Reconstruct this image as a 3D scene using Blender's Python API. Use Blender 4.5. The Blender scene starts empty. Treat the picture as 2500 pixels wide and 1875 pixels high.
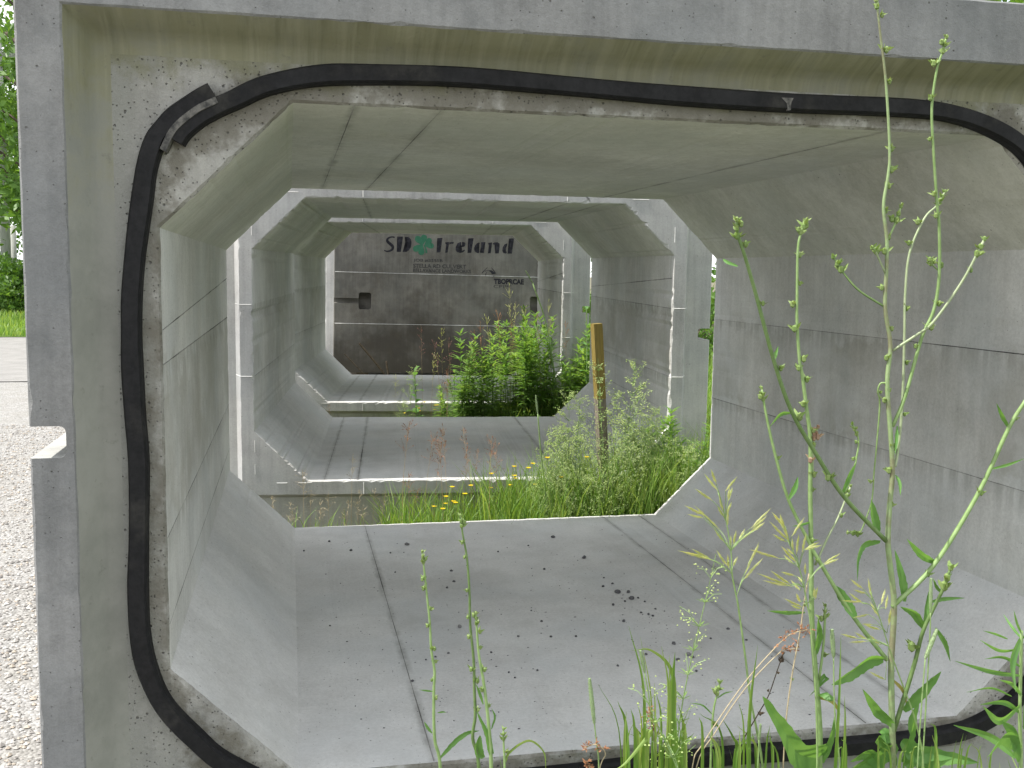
import bpy, bmesh, math, random
import numpy as np
from mathutils import Vector, Matrix
random.seed(7); np.random.seed(7)
SC = bpy.context.scene
COL = SC.collection
rnd = random.uniform
# ------------------------------------------------------------------ camera, sky, sun, exposure
CAM = Vector((-0.93195, -2.45970, 1.23979))
RR = Vector((0.9773200, -0.2113469, 0.0133448))      # camera right / up / forward
RU = Vector((0.0096784, 0.1075278, 0.9941550))
RF = Vector((0.2115465, 0.9714784, -0.1071346))
FPX = 2493.2                                          # focal length in photograph pixels (2500 wide)
cd = bpy.data.cameras.new('camera'); cam = bpy.data.objects.new('camera', cd); COL.objects.link(cam)
cd.sensor_width = 36; cd.lens = FPX / 2500 * 36; cd.clip_start = 0.05; cd.clip_end = 2000
cam.matrix_world = Matrix(((RR.x, RU.x, -RF.x, CAM.x), (RR.y, RU.y, -RF.y, CAM.y), (RR.z, RU.z, -RF.z, CAM.z), (0, 0, 0, 1)))
SC.camera = cam
SUN_EL = math.radians(59); BETA = math.radians(1.6)   # sun to the left, a touch behind the openings
sdir = Vector((-math.cos(SUN_EL) * math.cos(BETA), math.cos(SUN_EL) * math.sin(BETA), math.sin(SUN_EL)))
ld = bpy.data.lights.new('sun', 'SUN'); sun = bpy.data.objects.new('sun', ld); COL.objects.link(sun)
ld.energy = 4.0; ld.angle = math.radians(0.53); ld.color = (1.0, 0.95, 0.87)
sun.rotation_euler = sdir.to_track_quat('Z', 'Y').to_euler(); sun.location = (-8, 0, 14)
W = bpy.data.worlds.new('World'); SC.world = W; W.use_nodes = True
nt = W.node_tree; N = nt.nodes; L = nt.links; N.clear()
wo = N.new('ShaderNodeOutputWorld'); bg = N.new('ShaderNodeBackground'); bg.inputs['Strength'].default_value = 0.15
sky = N.new('ShaderNodeTexSky'); sky.sky_type = 'NISHITA'; sky.sun_disc = False
sky.sun_elevation = SUN_EL; sky.sun_rotation = math.atan2(sdir.x, sdir.y)
wc = N.new('ShaderNodeTexCoord'); wm = N.new('ShaderNodeMapping'); wm.inputs['Scale'].default_value = (1.0, 1.0, 2.2)
wn = N.new('ShaderNodeTexNoise'); wn.inputs['Scale'].default_value = 2.6; wn.inputs['Detail'].default_value = 7; wn.inputs['Roughness'].default_value = .55
wr = N.new('ShaderNodeValToRGB'); wr.color_ramp.elements[0].position = .30; wr.color_ramp.elements[1].position = .47
wx = N.new('ShaderNodeMix'); wx.data_type = 'RGBA'; wx.inputs['B'].default_value = (6.2, 6.3, 6.4, 1)
L.new(wc.outputs['Generated'], wm.inputs['Vector']); L.new(wm.outputs['Vector'], wn.inputs['Vector']); L.new(wn.outputs['Fac'], wr.inputs['Fac'])
L.new(wr.outputs['Color'], wx.inputs['Factor']); L.new(sky.outputs['Color'], wx.inputs['A']); L.new(wx.outputs['Result'], bg.inputs['Color'])
L.new(bg.outputs['Background'], wo.inputs['Surface'])
vs = SC.view_settings; vs.view_transform = 'Standard'; vs.look = 'None'; vs.gamma = 1; vs.use_curve_mapping = False; vs.exposure = 1.0
SC.cycles.diffuse_bounces = 6; SC.cycles.max_bounces = 10

# ------------------------------------------------------------------ helpers
def ray(px, py): return (RR * ((px - 1250) / FPX) + RU * (-(py - 937.5) / FPX) + RF)
def at(px, py, Y):                                   # photograph pixel -> the point where its sight line meets the plane y = Y
    d = ray(px, py); return CAM + d * ((Y - CAM.y) / d.y)
def onz(px, py, Z):
    d = ray(px, py); return CAM + d * ((Z - CAM.z) / d.z)
def onplane(px, py, p, n):
    d = ray(px, py); return CAM + d * ((p - CAM).dot(n) / d.dot(n))

def tag(o, label=None, cat=None, group=None, kind=None):
    if label: o['label'] = label
    if cat: o['category'] = cat
    if group: o['group'] = group
    if kind: o['kind'] = kind
    return o
def empty(name, loc=(0, 0, 0), rot=(0, 0, 0), parent=None):
    o = bpy.data.objects.new(name, None); COL.objects.link(o); o.location = loc; o.rotation_euler = rot
    o.empty_display_size = .05
    if parent: o.parent = parent
    return o
def link(name, me, parent=None, mat=None):
    o = bpy.data.objects.new(name, me); COL.objects.link(o)
    if mat and not me.materials: me.materials.append(mat)
    if parent: o.parent = parent
    return o
def copy_tree(o, parent=None):
    c = o.copy(); COL.objects.link(c)
    if parent: c.parent = parent
    for ch in list(o.children): copy_tree(ch, c)
    return c

class MB:
    def __init__(s): s.v = []; s.f = []; s.m = []; s.mi = 0
    def add(s, vs, fs):
        b = len(s.v); s.v.extend(tuple(x) for x in vs); s.f.extend(tuple(i + b for i in f) for f in fs); s.m.extend([s.mi] * len(fs))
    def tube(s, pts, rad, n=6, cap=True):
        pts = [Vector(p) for p in pts]; k = len(pts)
        if not hasattr(rad, '__len__'): rad = [rad] * k
        vs = []; fs = []; prev = None
        for i, p in enumerate(pts):
            t = (pts[min(i + 1, k - 1)] - pts[max(i - 1, 0)]).normalized()
            a = prev if prev is not None else (Vector((0, 1, 0)) if abs(t.y) < .8 else Vector((1, 0, 0)))
            a = (a - t * a.dot(t)).normalized(); prev = a; b = t.cross(a)
            for j in range(n):
                q = 2 * math.pi * j / n; vs.append(p + (a * math.cos(q) + b * math.sin(q)) * rad[i])
        for i in range(k - 1):
            for j in range(n):
                fs.append((i * n + j, i * n + (j + 1) % n, (i + 1) * n + (j + 1) % n, (i + 1) * n + j))
        if cap: fs.append(tuple(range(n - 1, -1, -1))); fs.append(tuple((k - 1) * n + j for j in range(n)))
        s.add(vs, fs)
    def leaf(s, pts, wid, side=None, fold=.25, teeth=0, lobes=0):
        """ribbon along pts, half-widths wid, folded along its midrib"""
        pts = [Vector(p) for p in pts]; k = len(pts); vs = []; fs = []
        for i, p in enumerate(pts):
            t = (pts[min(i + 1, k - 1)] - pts[max(i - 1, 0)]).normalized()
            a = side if side is not None else Vector((0, 1, 0))
            sd = (a - t * a.dot(t))
            if sd.length < 1e-4: sd = t.orthogonal()
            sd.normalize(); nr = t.cross(sd); w = wid[i]
            wl = w * (1 + teeth * rnd(-1, 1)); wr_ = w * (1 + teeth * rnd(-1, 1))
            vs += [p + sd * wl + nr * wl * fold, p, p - sd * wr_ + nr * wr_ * fold]
        for i in range(k - 1):
            a = i * 3; fs += [(a, a + 1, a + 4, a + 3), (a + 1, a + 2, a + 5, a + 4)]
        s.add(vs, fs)
    def box(s, c, d, rot=None):
        c = Vector(c); vs = []
        for z in (-1, 1):
            for x, y in ((-1, -1), (1, -1), (1, 1), (-1, 1)):
                q = Vector((x * d[0] / 2, y * d[1] / 2, z * d[2] / 2))
                if rot: q = rot @ q
                vs.append(c + q)
        s.add(vs, [(3, 2, 1, 0), (4, 5, 6, 7), (0, 1, 5, 4), (1, 2, 6, 5), (2, 3, 7, 6), (3, 0, 4, 7)])
    def ball(s, c, r, sq=(1, 1, 1), n=5, m=3):
        c = Vector(c); vs = [c + Vector((0, 0, r * sq[2]))]
        for i in range(1, m):
            ph = math.pi * i / m
            for j in range(n):
                q = 2 * math.pi * j / n; vs.append(c + Vector((math.sin(ph) * math.cos(q) * r * sq[0], math.sin(ph) * math.sin(q) * r * sq[1], math.cos(ph) * r * sq[2])))
        vs.append(c - Vector((0, 0, r * sq[2]))); fs = []; last = len(vs) - 1
        for j in range(n): fs.append((0, 1 + j, 1 + (j + 1) % n))
        for i in range(m - 2):
            for j in range(n): a = 1 + i * n; fs.append((a + j, a + n + j, a + n + (j + 1) % n, a + (j + 1) % n))
        a = 1 + (m - 2) * n
        for j in range(n): fs.append((a + j, last, a + (j + 1) % n))
        s.add(vs, fs)
    def mesh(s, name, mats, smooth=False):
        me = bpy.data.meshes.new(name); me.from_pydata(s.v, [], s.f)
        for m in (mats if isinstance(mats, (list, tuple)) else [mats]): me.materials.append(m)
        me.polygons.foreach_set('material_index', s.m)
        if smooth: me.polygons.foreach_set('use_smooth', [True] * len(s.f))
        me.update(); return me
    def build(s, name, mats, parent=None, smooth=False):
        return link(name, s.mesh(name, mats, smooth), parent)

def np_mesh(name, v, f, mats, mi=None):
    v = np.asarray(v, np.float32); f = np.asarray(f, np.int32); k = f.shape[1]
    me = bpy.data.meshes.new(name); me.vertices.add(len(v)); me.vertices.foreach_set('co', v.ravel())
    me.loops.add(f.size); me.loops.foreach_set('vertex_index', f.ravel())
    me.polygons.add(len(f)); me.polygons.foreach_set('loop_start', np.arange(0, f.size, k, dtype=np.int32))
    me.polygons.foreach_set('loop_total', np.full(len(f), k, np.int32))
    for m in (mats if isinstance(mats, (list, tuple)) else [mats]): me.materials.append(m)
    if mi is not None: me.polygons.foreach_set('material_index', np.asarray(mi, np.int32))
    me.polygons.foreach_set('use_smooth', np.zeros(len(f), bool)); me.update(calc_edges=True); me.validate(); return me

def spline(pts, n=6):                                 # Catmull-Rom through pts
    P = [Vector(p) for p in pts]
    if len(P) < 3: return [P[0].lerp(P[-1], i / n) for i in range(n + 1)]
    P = [P[0] * 2 - P[1]] + P + [P[-1] * 2 - P[-2]]; out = []
    for i in range(1, len(P) - 2):
        for j in range(n):
            t = j / n; a, b, c, d = P[i - 1:i + 3]
            out.append(.5 * ((2 * b) + (c - a) * t + (2 * a - 5 * b + 4 * c - d) * t * t + (3 * b - a - 3 * c + d) * t ** 3))
    out.append(P[-2]); return out

# ------------------------------------------------------------------ materials
class NB:
    def __init__(s, name):
        s.mat = bpy.data.materials.new(name); s.mat.use_nodes = True; s.t = s.mat.node_tree; s.N = s.t.nodes; s.N.clear()
        s.out = s.n('ShaderNodeOutputMaterial'); s.co = s.n('ShaderNodeTexCoord').outputs['Object']
    def n(s, k, **kw):
        x = s.N.new(k)
        for a, b in kw.items(): setattr(x, a, b)
        return x
    def l(s, a, b): s.t.links.new(a, b)
    def put(s, sock, v):
        if hasattr(v, 'links'): s.l(v, sock)
        else: sock.default_value = v
    def noise(s, scale, detail=4, rough=.55, vec=None, stretch=None, loc=None):
        x = s.n('ShaderNodeTexNoise'); x.inputs['Scale'].default_value = scale; x.inputs['Detail'].default_value = detail; x.inputs['Roughness'].default_value = rough
        v = vec or s.co
        if stretch or loc:
            m = s.n('ShaderNodeMapping'); s.l(v, m.inputs['Vector'])
            if stretch: m.inputs['Scale'].default_value = stretch
            if loc: m.inputs['Location'].default_value = loc
            v = m.outputs['Vector']
        s.l(v, x.inputs['Vector']); return x.outputs['Fac']
    def voro(s, scale, out='Distance', vec=None):
        x = s.n('ShaderNodeTexVoronoi'); x.inputs['Scale'].default_value = scale; s.l(vec or s.co, x.inputs['Vector']); return x.outputs[out]
    def math(s, op, a, b=0.0, c=None, clamp=False):
        x = s.n('ShaderNodeMath', operation=op); x.use_clamp = clamp
        s.put(x.inputs[0], a); s.put(x.inputs[1], b)
        if c is not None: s.put(x.inputs[2], c)
        return x.outputs[0]
    def ramp(s, v, a, b, lo=0.0, hi=1.0, smooth=True):
        x = s.n('ShaderNodeMapRange', clamp=True); x.interpolation_type = 'SMOOTHSTEP' if smooth else 'LINEAR'
        s.l(v, x.inputs['Value']); x.inputs['From Min'].default_value = a; x.inputs['From Max'].default_value = b
        x.inputs['To Min'].default_value = lo; x.inputs['To Max'].default_value = hi; return x.outputs['Result']
    def mix(s, f, a, b, blend='MIX'):
        x = s.n('ShaderNodeMix', data_type='RGBA', blend_type=blend); s.put(x.inputs['Factor'], f)
        for k, v in (('A', a), ('B', b)):
            if hasattr(v, 'links'): s.l(v, x.inputs[k])
            else: x.inputs[k].default_value = (*v, 1) if len(v) == 3 else v
        return x.outputs['Result']
    def gray(s, v):
        x = s.n('ShaderNodeCombineColor')
        for i in range(3): s.l(v, x.inputs[i])
        return x.outputs[0]
    def xyz(s, v=None):
        x = s.n('ShaderNodeSeparateXYZ'); s.l(v or s.co, x.inputs[0]); return x.outputs
    def bump(s, h, strength=.3, dist=.01, normal=None):
        x = s.n('ShaderNodeBump'); x.inputs['Strength'].default_value = strength; x.inputs['Distance'].default_value = dist; s.l(h, x.inputs['Height'])
        if normal: s.l(normal, x.inputs['Normal'])
        return x.outputs['Normal']
    def surf(s, col, rough=.85, normal=None, spec=.3):
        p = s.n('ShaderNodeBsdfPrincipled'); s.put(p.inputs['Base Color'], col if hasattr(col, 'links') else (*col, 1)); s.put(p.inputs['Roughness'], rough)
        p.inputs['Specular IOR Level'].default_value = spec
        if normal: s.l(normal, p.inputs['Normal'])
        s.l(p.outputs[0], s.out.inputs['Surface']); return s.mat

def concrete(name, base=(.37, .37, .355), var=.22, pits=.5, rough_bump=.25, algae=0, brown=0, gasket=False, streak=.12, band=False, blotch=0, scale=1.0, xl=(), silt=0, foot_shade=0):
    b = NB(name)
    big = b.noise(1.7 * scale, 5, .6); mid = b.noise(9 * scale, 4, .6); fine = b.noise(90, 3, .7); grit = b.noise(320, 2, .6)
    st = b.noise(3.0, 4, .6, stretch=(9, 9, .55))
    f = b.math('ADD', b.ramp(big, .3, .7, -var, var), b.ramp(mid, .3, .7, -var * .45, var * .45))
    f = b.math('ADD', f, b.ramp(fine, .3, .7, -.07, .07)); f = b.math('ADD', f, b.ramp(st, .35, .7, streak * .5, -streak))
    f = b.math('ADD', f, b.ramp(grit, .35, .65, -.05, .05)); f = b.math('ADD', f, 1.0)
    col = b.mix(1.0, base, b.gray(f), 'MULTIPLY')
    # cool / warm drift of the cement paste
    col = b.mix(b.ramp(b.noise(2.6, 3, .5, loc=(4, 2, 7)), .4, .7, 0, .35), col, (base[0] * .86, base[1] * .92, base[2] * .97))
    X = b.xyz()
    if blotch:
        col = b.mix(b.ramp(b.noise(14, 5, .65, loc=(1, 9, 3)), .5, .72, 0, blotch), col, (.13, .137, .14))
    if band:                                          # rusty-brown water marks between the form joints
        z = b.math('ADD', X[2], b.ramp(mid, .3, .7, -.06, .06))
        inb = b.math('MULTIPLY', b.ramp(z, .58, .66), b.ramp(z, 1.03, .96))
        col = b.mix(b.math('MULTIPLY', inb, b.ramp(b.noise(3.2, 5, .65, loc=(3, 3, 1)), .38, .68, .08, .42)), col, (.235, .215, .165))
        # smear below each joint
        for zz in (1.02, .61):
            e = b.math('MULTIPLY', b.ramp(X[2], zz + .004, zz), b.ramp(X[2], zz - .09, zz))
            col = b.mix(b.math('MULTIPLY', e, b.ramp(st, .35, .62, .0, .38)), col, (.21, .205, .185))
    for xs in xl:                                     # grey laitance smudges along the form joints
        wv = b.math('ADD', X[0], b.ramp(b.noise(5, 3, .6, loc=(0, 3, 9)), .3, .7, -.004, .004)); e = b.ramp(b.math('ABSOLUTE', b.math('SUBTRACT', wv, xs)), .022, .002)
        col = b.mix(b.math('MULTIPLY', e, b.ramp(b.noise(6, 5, .7, loc=(7, 2, 2)), .35, .68, .05, .65)), col, (.20, .20, .19))
    if silt:
        sm_ = b.noise(1.6, 6, .68, loc=(5, 1, 0)); col = b.mix(b.ramp(sm_, .48, .70, 0, silt), col, (.30, .295, .28))
        rg = b.math('ABSOLUTE', b.math('SUBTRACT', b.noise(1.3, 3, .5, loc=(2, 9, 0)), .5)); col = b.mix(b.ramp(rg, .03, .0, 0, silt * .22), col, (.31, .30, .28))
        col = b.mix(b.ramp(b.noise(7, 6, .75, stretch=(2.2, .7, 1), loc=(1, 2, 3)), .60, .76, 0, silt), col, (.25, .245, .235))
    if foot_shade:  # painted shade: darkens towards the foot of the wall, edge broken by noise
        dz = b.math('ADD', X[2], b.ramp(b.noise(1.5, 5, .65, loc=(1, 4, 4)), .25, .75, -.55, .55)); col = b.mix(b.ramp(dz, .75, -.1, 0, foot_shade), col, (.045, .040, .033))
    if brown:
        col = b.mix(b.ramp(b.noise(4.5, 6, .7, loc=(8, 1, 2)), .48, .72, 0, brown), col, (.07, .058, .04) if foot_shade else (.33, .30, .235))
    if algae:
        al = b.ramp(b.math('ADD', b.noise(2.2, 5, .6, loc=(2, 5, 5)), b.math('MULTIPLY', st, .5)), .52, .85, algae * .45, algae)
        col = b.mix(al, col, (.27, .285, .17))
    if gasket:
        ax = b.math('SUBTRACT', b.math('ABSOLUTE', X[0]), .84); az = b.math('SUBTRACT', b.math('ABSOLUTE', b.math('SUBTRACT', X[2], .81)), .44)
        d = b.math('SQRT', b.math('ADD', b.math('POWER', b.math('MAXIMUM', ax, 0.0), 2.0), b.math('POWER', b.math('MAXIMUM', az, 0.0), 2.0)))
        d = b.math('ABSOLUTE', b.math('SUBTRACT', d, .408)); d = b.math('ADD', d, b.ramp(mid, .3, .7, -.03, .03)); d = b.math('ADD', d, b.ramp(b.noise(26, 4, .7), .3, .7, -.02, .02))
        col = b.mix(b.ramp(d, .062, .012, 0, .62), col, (.085, .075, .05))
        col = b.mix(b.ramp(b.noise(11, 6, .75, loc=(5, 5, 5)), .52, .78, 0, .38), col, (.17, .165, .145))
        lt = b.ramp(b.noise(17, 5, .7, loc=(0, 7, 2)), .52, .68, 0, .16); col = b.mix(lt, col, (.36, .355, .335))
    if gasket:
        col = b.mix(b.ramp(b.math('ADD', b.math('ABSOLUTE', X[0]), b.ramp(b.noise(12, 5, .7, loc=(6, 1, 1)), .25, .75, -.05, .05)), 1.20, 1.32, 0, .85), col, (.235, .24, .22))
        fz = b.ramp(b.math('ADD', X[2], b.ramp(b.noise(9, 5, .7, loc=(2, 8, 8)), .25, .75, -.045, .045)), 1.655, 1.735)
        col = b.mix(b.math('MULTIPLY', fz, .8), col, (.165, .165, .10))
    # air holes: sparse, of mixed size
    hs = None
    for sc_, r, loc in ((38, .14, (0, 0, 0)), (95, .20, (3, 1, 2))):
        dv = b.voro(sc_); rc = b.xyz(b.voro(sc_, 'Color'))[0]
        keep = b.ramp(rc, 1 - .22 * pits, 1 - .2 * pits + .02); h = b.math('MULTIPLY', b.ramp(dv, r, r * .35), keep)
        hs = h if hs is None else b.math('MAXIMUM', hs, h)
    col = b.mix(b.math('MULTIPLY', hs, .75), col, (.085, .085, .08))
    hh = b.math('ADD', b.math('MULTIPLY', fine, .5), b.math('MULTIPLY', mid, 1.2)); hh = b.math('SUBTRACT', hh, b.math('MULTIPLY', hs, 1.5)); hh = b.math('ADD', hh, b.math('MULTIPLY', grit, .25))
    return b.surf(col, b.ramp(mid, .3, .7, .72, .92), b.bump(hh, rough_bump, .006), .25)

def bevel_concrete(name):                              # joint faces with algae and pale drip runs
    b = NB(name); X = b.xyz()
    mid = b.noise(7, 5, .65); fine = b.noise(80, 3, .7)
    st = b.noise(1.0, 3, .6, stretch=(34, 2.0, 1.2)); st2 = b.noise(1.0, 3, .6, stretch=(60, 6, 2), loc=(3, 1, 4))
    col = b.mix(b.ramp(mid, .3, .7), (.21, .217, .20), (.275, .28, .262))
    up = b.ramp(b.math('ADD', X[2], b.ramp(mid, .3, .7, -.12, .12)), 1.35, 1.72)
    col = b.mix(b.math('MULTIPLY', b.math('ADD', b.math('MULTIPLY', up, .8), .12), b.ramp(mid, .2, .6, .55, 1)), col, (.20, .198, .125))
    col = b.mix(b.math('MULTIPLY', up, b.ramp(st, .44, .66, 0, .40)), col, (.29, .287, .21))
    col = b.mix(b.math('MULTIPLY', up, b.ramp(st2, .47, .75, 0, .35)), col, (.095, .10, .06))
    col = b.mix(b.ramp(b.noise(30, 5, .7, loc=(3, 3, 3)), .6, .72, 0, .45), col, (.13, .13, .11))
    h = b.math('ADD', mid, b.math('MULTIPLY', fine, .5))
    return b.surf(col, .85, b.bump(h, .3, .006), .25)

def leafmat(name, c1, c2, trans=.35, rough=.45, scale=40, spec=.4):
    b = NB(name); oi = b.n('ShaderNodeObjectInfo')
    f = b.math('ADD', b.ramp(b.noise(scale, 2, .5), .3, .7, 0, .7), b.math('MULTIPLY', oi.outputs['Random'], .3))
    col = b.mix(f, c1, c2)
    p = b.n('ShaderNodeBsdfPrincipled'); b.l(col, p.inputs['Base Color']); p.inputs['Roughness'].default_value = rough; p.inputs['Specular IOR Level'].default_value = spec
    t = b.n('ShaderNodeBsdfTranslucent'); b.l(b.mix(1.0, col, (1.25, 1.15, .55), 'MULTIPLY'), t.inputs['Color'])
    m = b.n('ShaderNodeMixShader'); m.inputs[0].default_value = trans; b.l(p.outputs[0], m.inputs[1]); b.l(t.outputs[0], m.inputs[2]); b.l(m.outputs[0], b.out.inputs['Surface'])
    return b.mat
def plain(name, c1, c2, scale=30, rough=.8, bump=.2, spec=.3, stretch=None):
    b = NB(name); n = b.noise(scale, 5, .65, stretch=stretch)
    return b.surf(b.mix(b.ramp(n, .3, .7), c1, c2), rough, b.bump(n, bump, .004), spec)

M = {}
M['inner'] = concrete('concrete_inner', (.545, .545, .53), .13, .8, .16, algae=.0, band=True, streak=.07, brown=.10)
M['ceil'] = concrete('concrete_ceiling', (.56, .56, .525), .13, .7, .16, algae=.24, streak=.06, xl=(.78, .575, -.60))
M['floor'] = concrete('concrete_floor', (.54, .54, .535), .10, 1.0, .14, streak=0, xl=(.584, -.636, -.83), silt=.3)
M['rim'] = concrete('concrete_rim', (.195, .197, .197), .2, .7, .6, blotch=.45)
M['bevel'] = bevel_concrete('concrete_bevel')
M['recess'] = concrete('concrete_recess', (.27, .268, .25), .3, 4.0, .8, gasket=True)
M['tip'] = concrete('concrete_joint_face', (.33, .33, .325), .14, .5, .25)
M['edge'] = concrete('concrete_raw_edge', (.44, .44, .43), .2, .8, .8)
M['outer'] = concrete('concrete_outer', (.36, .36, .345), .16, .5, .25)
M['dark_wall'] = concrete('concrete_dark_wall', (.125, .12, .108), .28, .8, .3, brown=.35, streak=.13, foot_shade=.8)  # dark base, brown stains; shade on the lower wall painted into the colour
M['fin'] = concrete('concrete_fin', (.24, .237, .225), .75, .3, .3)
M['finpale'] = concrete('concrete_fin_pale', (.55, .55, .54), .12, .2, .3)
M['rubber'] = plain('black_rubber', (.006, .0065, .0075), (.012, .012, .0135), 45, .6, .12, .18)
b = NB('black_rubber'); n1 = b.noise(6, 6, .7); n2 = b.noise(70, 4, .7)
M['rubber'] = b.surf(b.mix(b.ramp(n1, .52, .78, 0, .55), b.mix(b.ramp(n2, .3, .7), (.006, .0065, .0075), (.013, .013, .0145)), (.060, .058, .052)), b.ramp(n1, .35, .7, .5, .85), b.bump(n2, .2, .003), .2)
M['rubberdust'] = plain('dusty_rubber', (.035, .036, .036), (.15, .145, .135), 60, .85, .3, .2)
M['stone'] = plain('dark_stone', (.06, .06, .065), (.13, .13, .135), 60, .8, .5)
M['stonepale'] = plain('pale_stone', (.12, .12, .12), (.24, .235, .23), 60, .8, .5)
M['stem'] = leafmat('weed_stem', (.20, .31, .11), (.28, .40, .17), .15, .5, 60)
b = NB('weed_stem_main'); n1 = b.ramp(b.noise(5, 5, .7), .46, .62); n2 = b.noise(150, 3, .6); M['stemmain'] = b.surf(b.mix(b.math('MULTIPLY', n1, .7), b.mix(n2, (.19, .27, .12), (.27, .36, .18)), (.16, .115, .085)), .6, b.bump(n2, .3, .002))
M['stemdark'] = leafmat('weed_stem_dark', (.10, .17, .05), (.16, .24, .09), .1, .5, 60)
M['stempale'] = leafmat('weed_stem_pale', (.27, .34, .19), (.34, .40, .25), .12, .5, 60)
M['leaf'] = leafmat('weed_leaf', (.12, .28, .07), (.19, .38, .11), .5, .45, 25)
M['bud'] = leafmat('weed_bud', (.16, .26, .07), (.25, .33, .12), .25, .6, 60)
M['budpink'] = leafmat('weed_bud_pink', (.30, .24, .15), (.36, .22, .17), .25, .6, 60)
M['brome'] = leafmat('brome_spikelet', (.46, .53, .20), (.64, .66, .36), .45, .5, 60)
M['straw'] = plain('dry_straw', (.30, .25, .155), (.42, .36, .24), 80, .7, .1)
M['russet'] = plain('russet_seed', (.24, .11, .06), (.38, .20, .10), 120, .8, .3)
M['plum'] = plain('purple_seed', (.16, .075, .075), (.27, .15, .12), 120, .8, .3)
M['timothy'] = leafmat('timothy_head', (.20, .30, .14), (.33, .42, .24), .15, .7, 500)
M['grass'] = leafmat('grass_blade', (.115, .25, .042), (.21, .35, .08), .5, .45, 6)
M['grasslt'] = leafmat('grass_blade_light', (.20, .33, .07), (.31, .43, .13), .5, .45, 6)
M['grassdry'] = plain('dry_grass', (.28, .20, .10), (.42, .32, .17), 6, .8, .1)
M['golden'] = leafmat('goldenrod_leaf', (.13, .27, .05), (.22, .38, .09), .5, .42, 8)
M['golden2'] = leafmat('goldenrod_leaf_pale', (.19, .34, .075), (.30, .45, .14), .5, .42, 8)
M['bed'] = leafmat('bedstraw_leaf', (.15, .27, .065), (.24, .37, .12), .4, .5, 20)
M['floret'] = leafmat('bedstraw_floret', (.30, .42, .13), (.48, .57, .25), .3, .6, 30)
M['yellow'] = leafmat('buttercup_petal', (.72, .52, .015), (.80, .62, .03), .25, .35, 30)
M['crown'] = leafmat('tree_leaf', (.075, .175, .03), (.15, .27, .06), .45, .5, 1.2)
M['bark'] = plain('grey_bark', (.20, .19, .175), (.36, .345, .32), 9, .9, .6, stretch=(6, 6, 1))
M['barkdark'] = plain('dark_bark', (.07, .055, .045), (.14, .11, .09), 9, .9, .6, stretch=(6, 6, 1))
M['pole'] = plain('weathered_pole', (.30, .31, .29), (.43, .44, .42), 8, .9, .3, stretch=(8, 8, .5))
M['twig'] = plain('dead_twig', (.05, .038, .027), (.10, .08, .055), 40, .9, .3)
M['timber'] = plain('old_timber', (.09, .075, .06), (.17, .145, .115), 14, .9, .4, stretch=(1, 6, 6))
b = NB('stake_wood'); g = b.noise(6, 5, .65, stretch=(30, 30, 1.2)); M['stake'] = b.surf(b.mix(b.ramp(g, .3, .7), (.14, .12, .095), (.25, .215, .175)), .85, b.bump(g, .4, .004))
b = NB('stake_paint'); g = b.noise(8, 5, .65, stretch=(30, 30, 1.2)); M['paint'] = b.surf(b.mix(b.ramp(g, .35, .7), (.185, .14, .038), (.28, .205, .052)), .7, b.bump(g, .3, .003))
b = NB('black_spray_paint'); g = b.ramp(b.noise(22, 5, .7), .42, .66); M['ink'] = b.surf(b.mix(b.math('MULTIPLY', g, .5), (.005, .005, .009), (.04, .039, .05)), .8)
b = NB('faded_spray_paint'); g = b.ramp(b.noise(22, 5, .7), .35, .62); M['inkfade'] = b.surf(b.mix(g, (.014, .014, .018), (.055, .053, .05)), .8)
b = NB('green_spray_paint'); g = b.ramp(b.noise(9, 5, .7), .35, .7); M['green'] = b.surf(b.mix(g, (.02, .10, .058), (.035, .125, .075)), .8)

def ground_mat(name, kind):
    b = NB(name)
    if kind == 'gravel':
        v = b.voro(75, 'Color'); d = b.voro(75); n = b.noise(.6, 5, .6); n2 = b.noise(4, 5, .6)
        g = b.ramp(b.xyz(v)[0], 0, 1, .13, .36, False); col = b.mix(.25, b.gray(g), (.26, .245, .23))
        col = b.mix(b.ramp(n2, .35, .65, 0, .35), col, (.19, .18, .16)); col = b.mix(b.ramp(n, .55, .75, 0, .5), col, (.16, .145, .12))
        return b.surf(col, .9, b.bump(b.math('MULTIPLY', d, -1.0), .7, .012))
    if kind == 'road':
        n = b.noise(3, 6, .65); f = b.noise(120, 3, .7)
        return b.surf(b.mix(b.ramp(f, .3, .7), b.mix(b.ramp(n, .3, .7), (.12, .117, .115), (.215, .21, .205)), (.25, .245, .24)), .9, b.bump(f, .5, .006))
    if kind == 'lawn':
        n = b.noise(.5, 6, .65); f = b.noise(30, 4, .7)
        return b.surf(b.mix(b.ramp(f, .3, .7), b.mix(b.ramp(n, .3, .7), (.075, .14, .022), (.125, .20, .04)), (.06, .10, .018)), .95, b.bump(f, .9, .05))
    n = b.noise(2.2, 6, .65); f = b.noise(40, 4, .7)
    return b.surf(b.mix(b.ramp(f, .3, .7), b.mix(b.ramp(n, .35, .65), (.10, .085, .06), (.07, .09, .03)), (.15, .13, .10)), .95, b.bump(f, .8, .02))
for k in ('gravel', 'road', 'lawn', 'soil'): M['g_' + k] = ground_mat('ground_' + k, k)

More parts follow.
